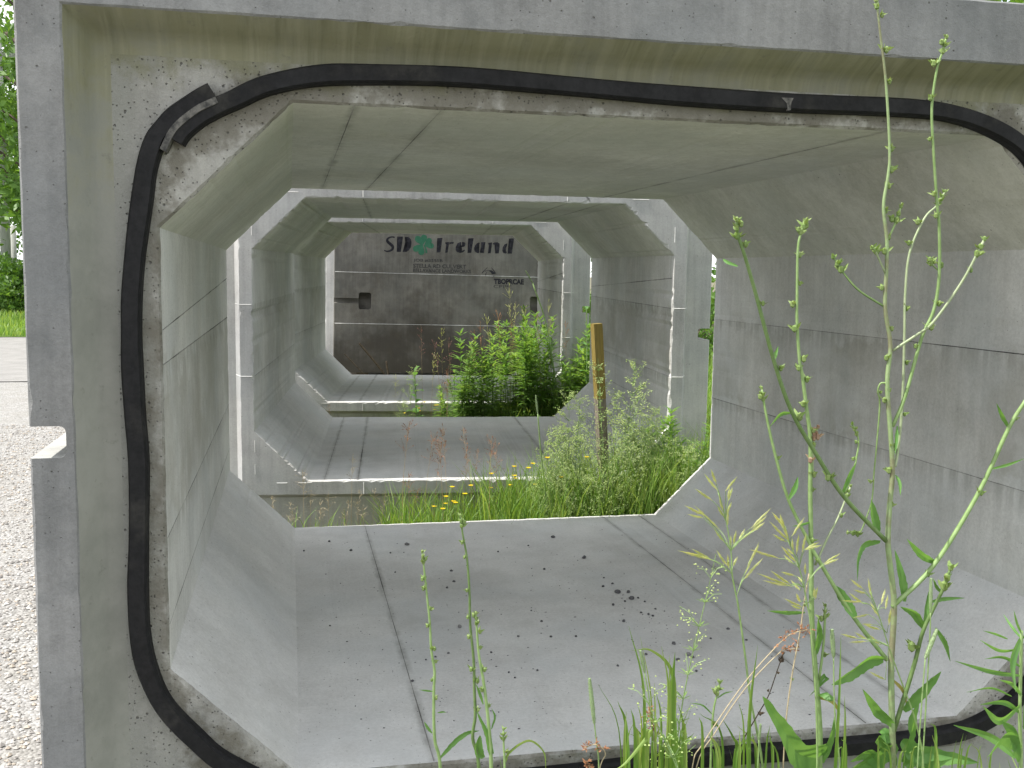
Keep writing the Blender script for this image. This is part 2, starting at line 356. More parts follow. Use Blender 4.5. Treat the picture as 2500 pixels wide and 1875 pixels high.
# ------------------------------------------------------------------ the ground
GZ = -0.33
def gz(x, y):                                         # gentle fall towards the back
    return GZ - .008 * max(0, min(y, 16) - 7)
def sheet(name, poly, up, mat, kind='structure', nx=24):
    """patch between two polylines: poly = (x0, x1, y0, y1)"""
    x0, x1, y0, y1 = poly; m = MB(); vs = []; n = nx
    ys = [y0 + (y1 - y0) * j / n for j in range(n + 1)]; xs = [x0 + (x1 - x0) * i / n for i in range(n + 1)]
    for y in ys:
        for x in xs: vs.append((x, y, gz(x, y) + up))
    fs = [(j * (n + 1) + i, j * (n + 1) + i + 1, (j + 1) * (n + 1) + i + 1, (j + 1) * (n + 1) + i) for j in range(n) for i in range(n)]
    m.add(vs, fs); return tag(m.build(name, mat, None, True), kind=kind)
# one great sheet to the horizon, dense near the units
m = MB(); R = [-600, -300, -150, -80, -50, -30, -20, -10, 0, 4, 7, 8, 10, 12, 14, 16, 18, 20, 25, 30, 40, 60, 100, 200, 400, 700]
Xs = [-600, -300, -120, -60, -30, -15, -8, -4, 0, 4, 8, 15, 30, 60, 120, 300, 600]
m.add([(x, y, gz(x, y)) for y in R for x in Xs], [(j * len(Xs) + i, j * len(Xs) + i + 1, (j + 1) * len(Xs) + i + 1, (j + 1) * len(Xs) + i) for j in range(len(R) - 1) for i in range(len(Xs) - 1)])
tag(m.build('ground', M['g_soil'], None, True), kind='structure')
sheet('lawn', (2.1, 60, -12, 60), .008, M['g_lawn'])
sheet('gravel_yard', (-14, -1.30, -8, 13.2), .008, M['g_gravel'])
sheet('road', (-60, -1.0, 13.0, 23.4), .020, M['g_road'])
sheet('lawn', (-80, 8, 23.2, 120), .032, M['g_lawn'])

# pebbles of the yard nearest the units
def pebble_field(n, xr, yr, smin, smax, zup, name, mats, parent=None, zf=gz):
    base = np.array([[1, 0, 0], [.3, .95, 0], [-.8, .6, 0], [-.8, -.6, 0], [.3, -.95, 0], [0, 0, .75], [.1, 0, -.7]], np.float32)
    tri = np.array([[0, 1, 5], [1, 2, 5], [2, 3, 5], [3, 4, 5], [4, 0, 5], [1, 0, 6], [2, 1, 6], [3, 2, 6], [4, 3, 6], [0, 4, 6]], np.int32)
    x = np.random.uniform(*xr, n); y = yr[0] + (yr[1] - yr[0]) * np.random.uniform(0, 1, n) ** 1.6; s = np.random.uniform(smin, smax, n) * np.random.uniform(.5, 1, n)
    a = np.random.uniform(0, 6.28, n); v = base[None] * np.random.uniform(.65, 1.25, (n, 7, 3)) * s[:, None, None]
    c, sn = np.cos(a)[:, None], np.sin(a)[:, None]; vx = v[..., 0] * c - v[..., 1] * sn; vy = v[..., 0] * sn + v[..., 1] * c
    zz = np.array([zf(p, q) for p, q in zip(x, y)])
    V = np.stack([vx + x[:, None], vy + y[:, None], v[..., 2] + (zz + zup + s * .3)[:, None]], -1).reshape(-1, 3)
    F = (tri[None] + (np.arange(n) * 7)[:, None, None]).reshape(-1, 3)
    mi = np.repeat(np.random.randint(0, len(mats), n), 10)
    return link(name, np_mesh(name, V, F, mats, mi), parent)
gm = [plain('gravel_stone', c, d, 50, .9, .3) for c, d in (((.28, .265, .255), (.40, .385, .365)), ((.36, .355, .35), (.50, .49, .48)), ((.16, .15, .145), (.26, .25, .24)), ((.30, .26, .22), (.40, .36, .31)))]
o = pebble_field(36000, (-4.2, -1.50), (-1.0, 8.5), .005, .0145, .008, 'gravel', gm); tag(o, kind='stuff')

# ------------------------------------------------------------------ culvert sections
HW, HH, HX, HZ = 1.22, 1.6256, .2995, .2926
OUT, RIM, REC, TIP, TIP2 = 1.488, 1.394, 1.345, 1.300, 1.335
def rect(w, lo, hi):
    return [(-w, hi - .44), (-w, hi), (-w + .44, hi), (w - .44, hi), (w, hi), (w, hi - .44), (w, lo + .44), (w, lo), (w - .44, lo), (-w + .44, lo), (-w, lo), (-w, lo + .44)]
def octo(g=0.0):
    w, h, x, z = HW + g, HH + g, HX + g * .41, HZ + g * .41
    k = [(-w, h - z), None, (-w + x, h), (w - x, h), None, (w, h - z), (w, z - g), None, (w - x, -g), (-w + x, -g), None, (-w, z - g)]
    for i in (1, 4, 7, 10): a, c = k[i - 1], k[(i + 1) % 12]; k[i] = ((a[0] + c[0]) / 2, (a[1] + c[1]) / 2)
    return k
SEGN = [16, 16, 70, 16, 16, 40, 16, 16, 70, 16, 16, 40]       # points per stretch of the outline
def dense(k, rnd_=False):
    out = []
    for i in range(12):
        a, c = k[i], k[(i + 1) % 12]
        for j in range(SEGN[i]): t = j / SEGN[i]; out.append([a[0] + (c[0] - a[0]) * t, a[1] + (c[1] - a[1]) * t])
    P = np.array(out)
    if rnd_: P = (np.roll(P, 1, 0) + np.roll(P, 2, 0) + 2 * P + np.roll(P, -1, 0) + np.roll(P, -2, 0)) / 6
    return P
NP = sum(SEGN)
def wob(seed, amp, chip=0, chipn=0):
    r = np.random.RandomState(seed); x = r.uniform(-1, 1, NP)
    x = (x + np.roll(x, 1) * .6) * amp
    for _ in range(chipn):
        c = r.randint(NP); x[c] += chip * r.uniform(.4, 1)
    return x
def rrect_prism(m, c, w, h, axis, a0, a1, r):
    """rounded-rectangle prism, cross-section w (first other axis) by h (z), along axis 'x' or 'y' from a0 to a1"""
    sec = []
    for qx, qz, s in ((1, 1, 0), (-1, 1, 90), (-1, -1, 180), (1, -1, 270)):
        for t in range(5):
            q = math.radians(s + t * 22.5); sec.append((qx * (w / 2 - r) + r * math.cos(q), qz * (h / 2 - r) + r * math.sin(q)))
    n = len(sec); vs = []
    for a in (a0, a1):
        for u, z in sec: vs.append((a, c[0] + u, c[1] + z) if axis == 'x' else (c[0] + u, a, c[1] + z))
    f = [(i, (i + 1) % n, n + (i + 1) % n, n + i) for i in range(n)] + [tuple(range(n - 1, -1, -1)), tuple(range(n, 2 * n))]
    m.add(vs, f)
def shell_mesh(Ln, seed, mats, pocket=(.40, .60), ph=.24, zc=.862, cr=1.0):
    """canonical section: tongue end at y = 0, socket face at y = Ln, socket rim at y = Ln + .1"""
    Y = Ln; spec = [  # outline, y, radial wobble, y wobble, material of the band that follows
        (octo(0), .009, wob(seed, .0014 * cr, .009 * cr, 60), None, 6), (octo(.006), 0.0, wob(seed + 1, .0014 * cr, .012 * cr, 70), None, 5),
        (rect(TIP - .004, -.081, 1.707), 0.0, wob(seed + 2, .0012, -.01, 8), None, 5), (rect(TIP, -.085, 1.711), .006, wob(seed + 3, .001), None, 5),
        (rect(TIP2, -.120, 1.746), .1, None, None, 7), (rect(OUT - .006, -.314, 1.939), .1, wob(seed + 4, .0006, -.008, 10), None, 7), (rect(OUT, -.32, 1.945), .106, None, None, 7),
        (rect(OUT, -.32, 1.945), Y + .095, None, None, 3), (rect(OUT - .005, -.315, 1.94), Y + .1, wob(seed + 7, .0012, -.006, 16), None, 3),
        (rect(RIM + .004, -.164, 1.794), Y + .1, wob(seed + 8, .001, .006, 14), None, 3), (rect(RIM, -.16, 1.79), Y + .095, wob(seed + 9, .001, .006, 14), None, 4),
        (rect(REC + .018, -.133, 1.76), Y + .034, None, None, 4), (rect(REC + .007, -.122, 1.749), Y + .016, None, None, 4), (rect(REC - .006, -.109, 1.736), Y + .005, None, None, 4), (rect(REC - .030, -.085, 1.712), Y, None, None, 2), (octo(.006), Y, wob(seed + 10, .0008, .005, 14), None, 2), (octo(0), Y - .008, wob(seed + 11, .0008, .004, 12), None, 0)]
    loops = []
    for k, y, wr, wy, mt in spec:
        isoct = len({round(abs(p[0]), 4) for p in k}) > 3
        P = dense(k, isoct)
        if wr is not None:
            c = P - np.array([0, .81]); ln = np.linalg.norm(c, axis=1, keepdims=True); P = P + c / ln * wr[:, None]
        loops.append(np.column_stack([P[:, 0], np.full(NP, y) + (np.abs(wr) * .8 if wr is not None and .008 < y < .05 else 0), P[:, 1]]))
    V = np.concatenate(loops); F = []; MI = []; nl = len(loops)
    rooms = []
    for i in range(12): rooms += [i] * SEGN[i]
    for a in range(nl):
        b_ = (a + 1) % nl; mt = spec[a][4]
        for j in range(NP):
            k = (j + 1) % NP; F.append((a * NP + j, a * NP + k, b_ * NP + k, b_ * NP + j))
            if mt == 0:
                s = rooms[j]; MI.append(1 if s in (0, 1, 2, 3, 4) else (8 if s in (6, 7, 8, 9, 10) else 0))
            else: MI.append(mt)
    me = np_mesh('shell', V, np.array(F), mats, MI)
    bm = bmesh.new(); bm.from_mesh(me); bmesh.ops.recalc_face_normals(bm, faces=bm.faces); bm.to_mesh(me); bm.free()
    ob = link('shell', me)
    cut1 = MB(); cut2 = MB(); D = .075; pr = .03
    for s in (-1, 1):
        for y0, y1 in ((-.2, pocket[0] + .05), (Y + .1 - pocket[0] - .05, Y + .4)):
            rrect_prism(cut1, (s * (OUT + .05), zc), 2 * (D + .05), .07, 'y', y0, y1, .014)
        for y0 in (pocket[0], Y + .1 - pocket[1]):
            a, c = s * (OUT - .13), s * (OUT + .1)
            rrect_prism(cut2, (y0 + (pocket[1] - pocket[0]) / 2, zc), pocket[1] - pocket[0], ph, 'x', min(a, c), max(a, c), pr)
    cs = []
    for i, c in enumerate((cut1, cut2)):
        cm = c.mesh('cutter', mats[7])
        bm = bmesh.new(); bm.from_mesh(cm); bmesh.ops.recalc_face_normals(bm, faces=bm.faces); bm.to_mesh(cm); bm.free()
        co = link('cutter', cm); cs.append(co); md = ob.modifiers.new('cut%d' % i, 'BOOLEAN'); md.object = co; md.operation = 'DIFFERENCE'; md.solver = 'EXACT'
    dg = bpy.context.evaluated_depsgraph_get(); res = bpy.data.meshes.new_from_object(ob.evaluated_get(dg)); res.name = 'shell'; res.polygons.foreach_set('use_smooth', [p_.material_index == 4 for p_ in res.polygons])
    for o_ in cs + [ob]: bpy.data.objects.remove(o_)
    return res
MATS = [M['inner'], M['ceil'], M['recess'], M['rim'], M['bevel'], M['tip'], M['edge'], M['outer'], M['floor']]
DARK_MATS = [M['inner'], M['ceil'], M['recess'], M['rim'], M['bevel'], M['tip'], M['edge'], M['dark_wall'], M['floor']]

def ridge(m, pts, nrm, w=.004, h=.0025):
    """thin cast fin along pts; nrm = surface normal at each point"""
    vs = []; k = len(pts)
    for i, p in enumerate(pts):
        p = Vector(p); n = Vector(nrm[i]).normalized(); t = (Vector(pts[min(i + 1, k - 1)]) - Vector(pts[max(i - 1, 0)])).normalized(); s = t.cross(n).normalized()
        ww = w * rnd(.7, 1.3); hh = h * rnd(.6, 1.3)
        vs += [p - s * ww / 2 - n * .002, p + n * hh, p + s * ww / 2 - n * .002]
    fs = []
    for i in range(k - 1): a = i * 3; fs += [(a, a + 1, a + 4, a + 3), (a + 1, a + 2, a + 5, a + 4)]
    m.add(vs, fs)
def seams(root, Ln, which='all'):
    n = 26
    def run(p0, p1, nn): return [Vector(p0).lerp(Vector(p1), i / n) for i in range(n + 1)], [nn] * (n + 1)
    ys = (.02, Ln - .012)
    items = []
    for s in (-1, 1):
        for z in ((1.02, .61) if s < 0 else (1.02, .61, .40)):
            items.append((((s * HW, ys[0], z), (s * HW, ys[1], z), (-s, 0, 0))))
    items.append(((HW, ys[0], 1.20), (HW, ys[1], 1.10), (-1, 0, 0)))
    for x in (.584, -.636, -.83): items.append(((x, ys[0], 0), (x, ys[1], 0), (0, 0, 1)))
    for x in (.78, .575, -.60): items.append(((x, ys[0], HH), (x, ys[1], HH), (0, 0, -1)))
    for a, c, nn in items:
        m = MB(); P, Q = run(a, c, nn); ridge(m, P, Q, rnd(.005, .0065), rnd(.0010, .0016)); m.build('form_seam', M['fin'], root)
    # pale fins on the tongue face, running on over its tapered side
    for s in (-1, 1):
        for z in (1.02, .61):
            m = MB(); ridge(m, [(s * (HW + .01), 0, z), (s * (TIP - .003), 0, z), (s * TIP2, .1, z)], [(0, -1, 0), (s * .4, -1, 0), (s, -.35, 0)], .007, .003); m.build('form_seam', M['finpale'], root)
    for x in (.575, -.60):
        m = MB(); ridge(m, [(x, 0, HH + .01), (x, 0, 1.708)], [(0, -1, 0)] * 2, .007, .003); m.build('form_seam', M['finpale'], root)
        m = MB(); ridge(m, [(x, 0, -.01), (x, 0, -.082)], [(0, -1, 0)] * 2, .007, .003); m.build('form_seam', M['finpale'], root)
    for s in (-1, 1):                                 # broken fins at the corners of the tongue face
        for z0, z1 in ((HH + .02, HH + .02),):
            m = MB(); ridge(m, [(s * 1.06, 0, 1.655), (s * .96, 0, 1.655)], [(0, -1, 0)] * 2, .005, .003); m.build('form_seam', M['finpale'], root)
        for z0, z1 in ((1.50, 1.41), (.24, .17), (.10, .04)):
            m = MB(); ridge(m, [(s * 1.222, 0, z0), (s * 1.222, 0, z1)], [(0, -1, 0)] * 2, .006, .003); m.build('form_seam', M['finpale'], root)
        for x0, x1 in ((1.10, 1.04), (.98, .90)):
            m = MB(); ridge(m, [(s * x0, 0, -.012), (s * x1, 0, -.012)], [(0, -1, 0)] * 2, .005, .003); m.build('form_seam', M['finpale'], root)

L1 = 2.5167
sm = shell_mesh(L1, 11, MATS, cr=.25)
near = tag(empty('culvert_section', (0, L1, 0), (0, 0, math.pi)), 'near grey concrete box culvert section with a black rubber gasket round its open end', 'box culvert', 'concrete box culvert sections standing in a row')
link('shell', sm, near); seams(near, L1)
mid = tag(empty('culvert_section', (.0774, 3.4176, .0275), (.0071, 0, -.0962)), 'second box culvert section in the row, with the yellow-topped stake standing before it', 'box culvert', 'concrete box culvert sections standing in a row')
far = tag(empty('culvert_section', (.3039, 6.8155, .0537), (.0013, 0, -.1465)), 'third box culvert section in the row, with the leafy weed thicket in front of it', 'box culvert', 'concrete box culvert sections standing in a row')
for r_ in (mid, far):
    link('shell', shell_mesh(L1, 40 if r_ is mid else 70, MATS), r_); seams(r_, L1)

# the lettered unit across the end of the row: its long side faces us
L4 = 3.32
A4 = math.radians(-.4)
last = tag(empty('culvert_section', (0, 0, 0), (0, 0, 0)), 'dark brownish culvert section lying crosswise behind the row, painted SD Ireland on its side', 'box culvert')
# canonical +x side faces the camera: rotate by -90 deg so that local +x -> world -y, local +y -> world +x
ROT4 = Matrix.Rotation(math.radians(.85), 4, Vector((0, 1, 0))) @ Matrix.Rotation(A4, 4, 'Z') @ Matrix.Rotation(math.radians(-90), 4, 'Z')
P4 = Vector((-.465, 11.6, -.125)) - (ROT4 @ Vector((OUT, 0.0, -.32)))
last.matrix_world = Matrix.Translation(P4) @ ROT4
link('shell', shell_mesh(L4, 90, DARK_MATS, pocket=(.43, .60), ph=.23, zc=.66), last)
N4 = (ROT4.to_3x3() @ Vector((1, 0, 0))).normalized(); Q4 = last.matrix_world @ Vector((OUT, 1, 1)); I4 = last.matrix_world.inverted()
def wall4(px, py, out=.002):
    p = I4 @ onplane(px, py, Q4, N4); p.x = OUT + out; return p
for z in (1.046, .350):
    m = MB(); n = 60; ridge(m, [(OUT, .108 + (L4 - .02) * i / n, z) for i in range(n + 1)], [(1, 0, 0)] * (n + 1), .009, .006); m.build('form_seam', M['finpale'], last)
seams_skip = None
def poly4(name, polys, mat, tf, out=.002):
    bm = bmesh.new()
    for P in polys:
        vs = [bm.verts.new(wall4(*tf(x, y), out)) for x, y in P]; bm.faces.new(vs)
    bmesh.ops.triangulate(bm, faces=bm.faces)
    bmesh.ops.recalc_face_normals(bm, faces=bm.faces); me = bpy.data.meshes.new(name); bm.to_mesh(me); bm.free(); return link(name, me, last, mat)
tf = lambda x, y: (930 + x / 6.506, 562.5 + y / 6.506)
def stroke(pts, wid):
    out = []; C_ = spline([Vector((x, y, 0)) for x, y in pts], 4); k = len(C_); L_, R_ = [], []
    for i in range(k):
        t = (C_[min(i + 1, k - 1)] - C_[max(i - 1, 0)]).normalized(); f = i / (k - 1) * (len(wid) - 1); a = int(min(f, len(wid) - 2)); w = wid[a] + (wid[a + 1] - wid[a]) * (f - a)
        L_.append((C_[i].x - t.y * w / 2, C_[i].y + t.x * w / 2)); R_.append((C_[i].x + t.y * w / 2, C_[i].y - t.x * w / 2))
    return [[L_[i], L_[i + 1], R_[i + 1], R_[i]] for i in range(k - 1)]
S_PARTS = stroke([(218, 110), (165, 104), (112, 128), (100, 166), (138, 208), (182, 248), (184, 292), (146, 324), (92, 332), (52, 316)], [22, 22, 30, 42, 46, 46, 42, 30, 22, 18])
GL = [
 S_PARTS,
 [[(258,98),(350,98),(318,340),(250,342),(272,130)], [(380,102),(440,105),(475,140),(487,200),(475,270),(440,320),(400,342),(345,340),(350,322),(385,310),(410,270),(425,200),(422,150),(405,120),(380,115)]],
 [[(895,122),(978,118),(945,345),(885,352),(910,160),(898,140)]],
 [[(1018,190),(1085,182),(1060,350),(1020,355),(1038,225),(1020,208)], [(1088,190),(1120,183),(1158,185),(1150,215),(1110,212),(1088,225)]],
 [[(1270,182),(1215,205),(1187,265),(1185,310),(1210,345),(1260,358),(1310,345),(1335,315),(1328,305),(1290,322),(1255,318),(1238,290),(1240,255),(1262,215),(1278,200)], [(1290,182),(1330,190),(1345,215),(1335,250),(1300,265),(1258,262),(1262,248),(1285,240),(1295,215)]],
 [[(1385,128),(1472,122),(1435,355),(1375,360),(1400,165),(1388,145)]],
 [[(1560,190),(1525,205),(1490,245),(1478,290),(1490,335),(1530,360),(1555,362),(1560,345),(1535,320),(1530,280),(1545,235),(1570,205)], [(1590,188),(1660,185),(1635,358),(1578,358),(1570,340),(1595,250)]],
 [[(1702,198),(1765,190),(1745,360),(1698,365),(1715,230)], [(1768,215),(1800,192),(1850,188),(1885,210),(1885,260),(1872,365),(1815,365),(1830,260),(1822,225),(1790,225)]],
 [[(2005,205),(1960,225),(1932,275),(1928,325),(1945,360),(1985,368),(2000,350),(1985,325),(1985,285),(2005,235)], [(2035,130),(2115,125),(2080,368),(2010,370),(2045,250),(2060,165),(2040,150)]]]
for g in GL: poly4('painted_letter', g, M['ink'], tf)
def heart(cx, cy, r, ang):
    P = []
    for i in range(28):
        t = 2 * math.pi * i / 28; x = 16 * math.sin(t) ** 3 / 16; y = (13 * math.cos(t) - 5 * math.cos(2 * t) - 2 * math.cos(3 * t) - math.cos(4 * t)) / 16
        c, s = math.cos(ang), math.sin(ang); P.append((cx + r * (x * c - y * s), cy - r * (x * s + y * c)))
    return P
for i, (cx, cy, r, an) in enumerate(((640, 150, 100, .2), (762, 212, 88, -1.2), (612, 296, 100, 2.6))):
    poly4('painted_shamrock_leaf', [heart(cx, cy, r, an)], M['green'], tf, .0020 + i * .0008)
poly4('painted_shamrock_stem', [[(680, 235), (705, 250), (728, 300), (738, 358), (708, 360), (705, 310)]], M['green'], tf, .0044)
def text4(name, s, x0, x1, y, hgt, mat, bold=0.0):
    cu = bpy.data.curves.new(name, 'FONT'); cu.body = s; cu.size = 1; cu.offset = bold; cu.resolution_u = 3
    to = bpy.data.objects.new(name, cu); COL.objects.link(to); dg = bpy.context.evaluated_depsgraph_get(); me = bpy.data.meshes.new_from_object(to.evaluated_get(dg)); bpy.data.objects.remove(to)
    xs = [v.co.x for v in me.vertices]; ys_ = [v.co.y for v in me.vertices]; a, c = min(xs), max(xs); lo, hi = min(ys_), max(ys_)
    for v in me.vertices:
        u = (v.co.x - a) / (c - a); w = (v.co.y - lo) / (hi - lo)
        v.co = wall4(x0 + (x1 - x0) * u, y + .022 * (x1 - x0) * u - hgt * w)
    me.update(); me.materials.clear(); me.materials.append(mat); return link(name, me, last)
text4('painted_text', 'JOB #3555B', 1009.5, 1081, 640.5, 9, M['inkfade'], .02)
text4('painted_text', 'STELLA RD CULVERT', 1008.5, 1138, 653.5, 10, M['inkfade'], .025)
text4('painted_text', 'BELLAVANCE LANDWORKS', 1008.5, 1150, 664.2, 8.6, M['inkfade'], .025)
text4('painted_text', 'TBOPRCAE', 1205.6, 1279, 693.5, 13.5, M['ink'], .05)
text4('painted_text', 'CPIPE', 1205, 1250, 703, 7.5, M['inkfade'], 0)
tf2 = lambda x, y: (1160 + x / 15.8, 640 + y / 15.8)
poly4('painted_emblem', [[(245, 430), (300, 360), (470, 195), (480, 205), (330, 370), (275, 435)], [(610, 200), (640, 215), (730, 310), (770, 380), (810, 440), (760, 430), (690, 310)], [(370, 340), (440, 322), (620, 315), (700, 360), (790, 450), (650, 465), (590, 380), (520, 335), (430, 340), (380, 360)], [(400, 440), (440, 390), (470, 385), (430, 430), (420, 470), (400, 560), (385, 540)], [(670, 515), (760, 520), (700, 570)]], M['ink'], tf2)

# rubber gasket in the socket of the near section (one strip, its two ends overlapping at the upper left)
gp = [(520, 225), (477, 250), (431, 281), (400, 312), (378, 342), (358, 407), (346, 488), (330, 610), (321, 720), (320, 810), (322, 900), (329, 1018), (338, 1135), (338, 1311), (336, 1429), (341, 1547), (359, 1635), (400, 1723), (470, 1799), (558, 1870)]
GY = -.018
P = [at(x, y, GY) for x, y in gp]
P += [Vector((x, GY, z)) for x, z in ((-.93, -.035), (-.7, -.052), (-.3, -.055), (.1, -.045), (.5, -.05), (.85, -.045), (1.0, -.01), (1.13, .08), (1.22, .22), (1.265, .42), (1.285, .8), (1.275, 1.15), (1.25, 1.36))]
P += [at(x, y, GY) for x, y in [(2560, 440), (2500, 362), (2430, 314), (2330, 278), (2205, 262), (1920, 250), (1640, 231), (1413, 211), (1130, 187), (904, 181), (773, 184), (651, 208), (570, 244), (520, 266), (488, 283), (439, 325), (411, 378)]]
P = [near.matrix_world.inverted() @ p if False else p for p in P]
PS = spline(P, 8)
def strip(pts, w, t, mat, name, w_end=None):
    m = MB(); k = len(pts); vs = []; fs = []
    for i, p in enumerate(pts):
        tg = (pts[min(i + 1, k - 1)] - pts[max(i - 1, 0)]); tg.y = 0; tg.normalize(); nn = Vector((tg.z, 0, -tg.x))
        ww = w * (1 + .03 * math.sin(i * .17) + .02 * math.sin(i * .41)); tt = t * (1 + .04 * math.sin(i * .23))
        sec = [(-.5, .5), (-.47, -.2), (-.36, -.5), (.36, -.5), (.47, -.2), (.5, .5)]
        for u, v in sec: vs.append(p + nn * u * ww + Vector((0, v * tt, 0)))
    for i in range(k - 1):
        for j in range(6): fs.append((i * 6 + j, i * 6 + (j + 1) % 6, (i + 1) * 6 + (j + 1) % 6, (i + 1) * 6 + j))
    fs += [(0, 1, 2, 3, 4, 5), tuple((k - 1) * 6 + j for j in (5, 4, 3, 2, 1, 0))]
    m.add(vs, fs); o = m.build(name, mat, None); o.parent = near; o.matrix_parent_inverse = Matrix.LocRotScale(Vector((0, L1, 0)), Matrix.Rotation(math.pi, 3, 'Z').to_quaternion(), None).inverted(); return o
strip(PS[:-5], .046, .034, M['rubber'], 'rubber_gasket')
strip([p + Vector((-.010, -.003, .008)) for p in PS[-29:]], .019, .034, M['rubberdust'], 'gasket_end')['label'] = 'dusty grey loose end of the gasket'
q_ = [at(x, y, -.036) for x, y in ((1908, 238), (1938, 239), (1932, 250), (1931, 268), (1924, 270), (1921, 252))]
m = MB(); m.add(q_ + [p + Vector((0, .01, 0)) for p in q_], [(0, 1, 2, 3, 4, 5)] + [(i, i + 6, (i + 1) % 6 + 6, (i + 1) % 6) for i in range(6)]); o = m.build('glue_drip', M['rubberdust'], None); o.parent = near; o.matrix_parent_inverse = Matrix.LocRotScale(Vector((0, L1, 0)), Matrix.Rotation(math.pi, 3, 'Z').to_quaternion(), None).inverted()
# old timbers carrying the lettered unit
for i, yy in enumerate((.5, 2.8)):
    m = MB(); m.box((0, 0, 0), (2.7, .16, .17)); o = m.build('timber', M['timber']); tag(o, 'old squared timber lying under the SD Ireland culvert section', 'timber', 'timbers under the lettered culvert section')
    o.matrix_world = last.matrix_world @ Matrix.Translation((0, yy, -.407))

# ------------------------------------------------------------------ stones on the floor of the near section
def stone(px, py, size, mat='stone'):
    p = onz(px, py, 0.0); s = .78 * size / FPX * (p - CAM).length
    m = MB(); n = 7; vs = []
    for z, r in ((-.02, .8), (.25, 1), (.6, .6)):
        for j in range(n): q = 2 * math.pi * j / n + .2 * z; rr = s * .5 * r * rnd(.75, 1.2); vs.append((math.cos(q) * rr, math.sin(q) * rr * .8, z * s * .7 * rnd(.8, 1.1) if z > 0 else 0))
    vs.append((0, 0, s * .5)); k = len(vs) - 1
    fs = [(i * n + j, i * n + (j + 1) % n, (i + 1) * n + (j + 1) % n, (i + 1) * n + j) for i in range(2) for j in range(n)] + [(2 * n + j, 2 * n + (j + 1) % n, k) for j in range(n)]
    m.add(vs, fs); o = m.build('stone', M[mat]); o.location = (p.x, p.y, .001); o.rotation_euler.z = rnd(0, 6); return o
ST = [(993, 1331, 17), (804, 1323, 10), (857, 1345, 11), (742, 1346, 8), (1102, 1395, 11), (1108, 1421, 11), (1091, 1436, 10), (1122, 1532, 17), (1406, 1555, 10), (1345, 1556, 11), (1350, 1313, 15), (1426, 1363, 18), (806, 1529, 8), (1472, 1433, 11), (1508, 1448, 22), (1534, 1447, 15), (1542, 1463, 20), (1526, 1469, 9), (1558, 1461, 9), (1497, 1478, 12), (1474, 1412, 7), (1495, 1426, 10), (1574, 1470, 9), (1523, 1518, 14), (1565, 1497, 9), (1583, 1501, 11), (1594, 1505, 10), (1600, 1488, 8), (1645, 1573, 16), (1690, 1606, 13), (1680, 1600, 18), (1655, 1612, 14), (1577, 1599, 12), (1322, 1518, 10), (1265, 1555, 9), (1297, 1492, 7), (1508, 1627, 11), (1242, 1643, 9), (1312, 1638, 10), (1257, 1656, 8), (1095, 1596, 9), (1063, 1605, 9), (1199, 1594, 10), (1007, 1664, 12), (2000, 1421, 17), (1777, 1537, 12), (1822, 1564, 9), (1040, 1612, 8), (965, 1398, 7), (1140, 1382, 7), (1329, 1391, 11), (1216, 1348, 8), (953, 1351, 7), (1290, 1333, 7), (1700, 1640, 11), (1735, 1560, 8)]
for i, (x, y, s) in enumerate(ST):
    o = stone(x, y, s, 'stonepale' if i in (0, 7, 12, 30) else 'stone')
    lab = 'small dark grey stone lying on the near culvert floor'
    if (x, y) == (1426, 1363): lab = 'grey flat stone lying alone right of centre on the culvert floor near its far edge'
    elif (x, y) == (993, 1331): lab = 'pale grey stone by the far edge of the culvert floor left of centre'
    elif (x, y) == (2000, 1421): lab = 'dark pointed stone on the sloping right haunch behind the tall weeds'
    elif (x, y) == (1542, 1463): lab = 'largest dark stone in the cluster of grit on the culvert floor'
    elif (x, y) == (1508, 1448): lab = 'wide dark stone at the left of the grit cluster on the culvert floor'
    elif (x, y) == (1122, 1532): lab = 'dark stone between the two left weeds, alone on the middle of the culvert floor'
    elif x < 880: lab = 'small dark grey stone left of the left floor joint in the near culvert'
    elif x > 1670: lab = 'small dark stone behind the thick right-hand weeds on the near culvert floor'
    tag(o, lab, 'stone', 'stones lying on the culvert floor')
def slope_stone(o, dz):
    pass
# grit too small to pick apart
def grit(n, px, py):
    m = MB()
    for _ in range(n):
        x, y = px(), py(); p = onz(x, y, 0.0)
        if not (-.9 < p.x < .88 and .06 < p.y < 2.45): continue
        s = rnd(.001, .0032); m.ball((p.x, p.y, s * .3), s, (rnd(.8, 1.5), 1, .6), 5, 2)
    return m
m = grit(330, lambda: rnd(760, 2000), lambda: rnd(1290, 1800)); m2 = grit(45, lambda: random.gauss(1570, 55), lambda: random.gauss(1500, 40))
m.add(m2.v, m2.f); tag(m.build('floor_grit', M['stone']), kind='stuff')

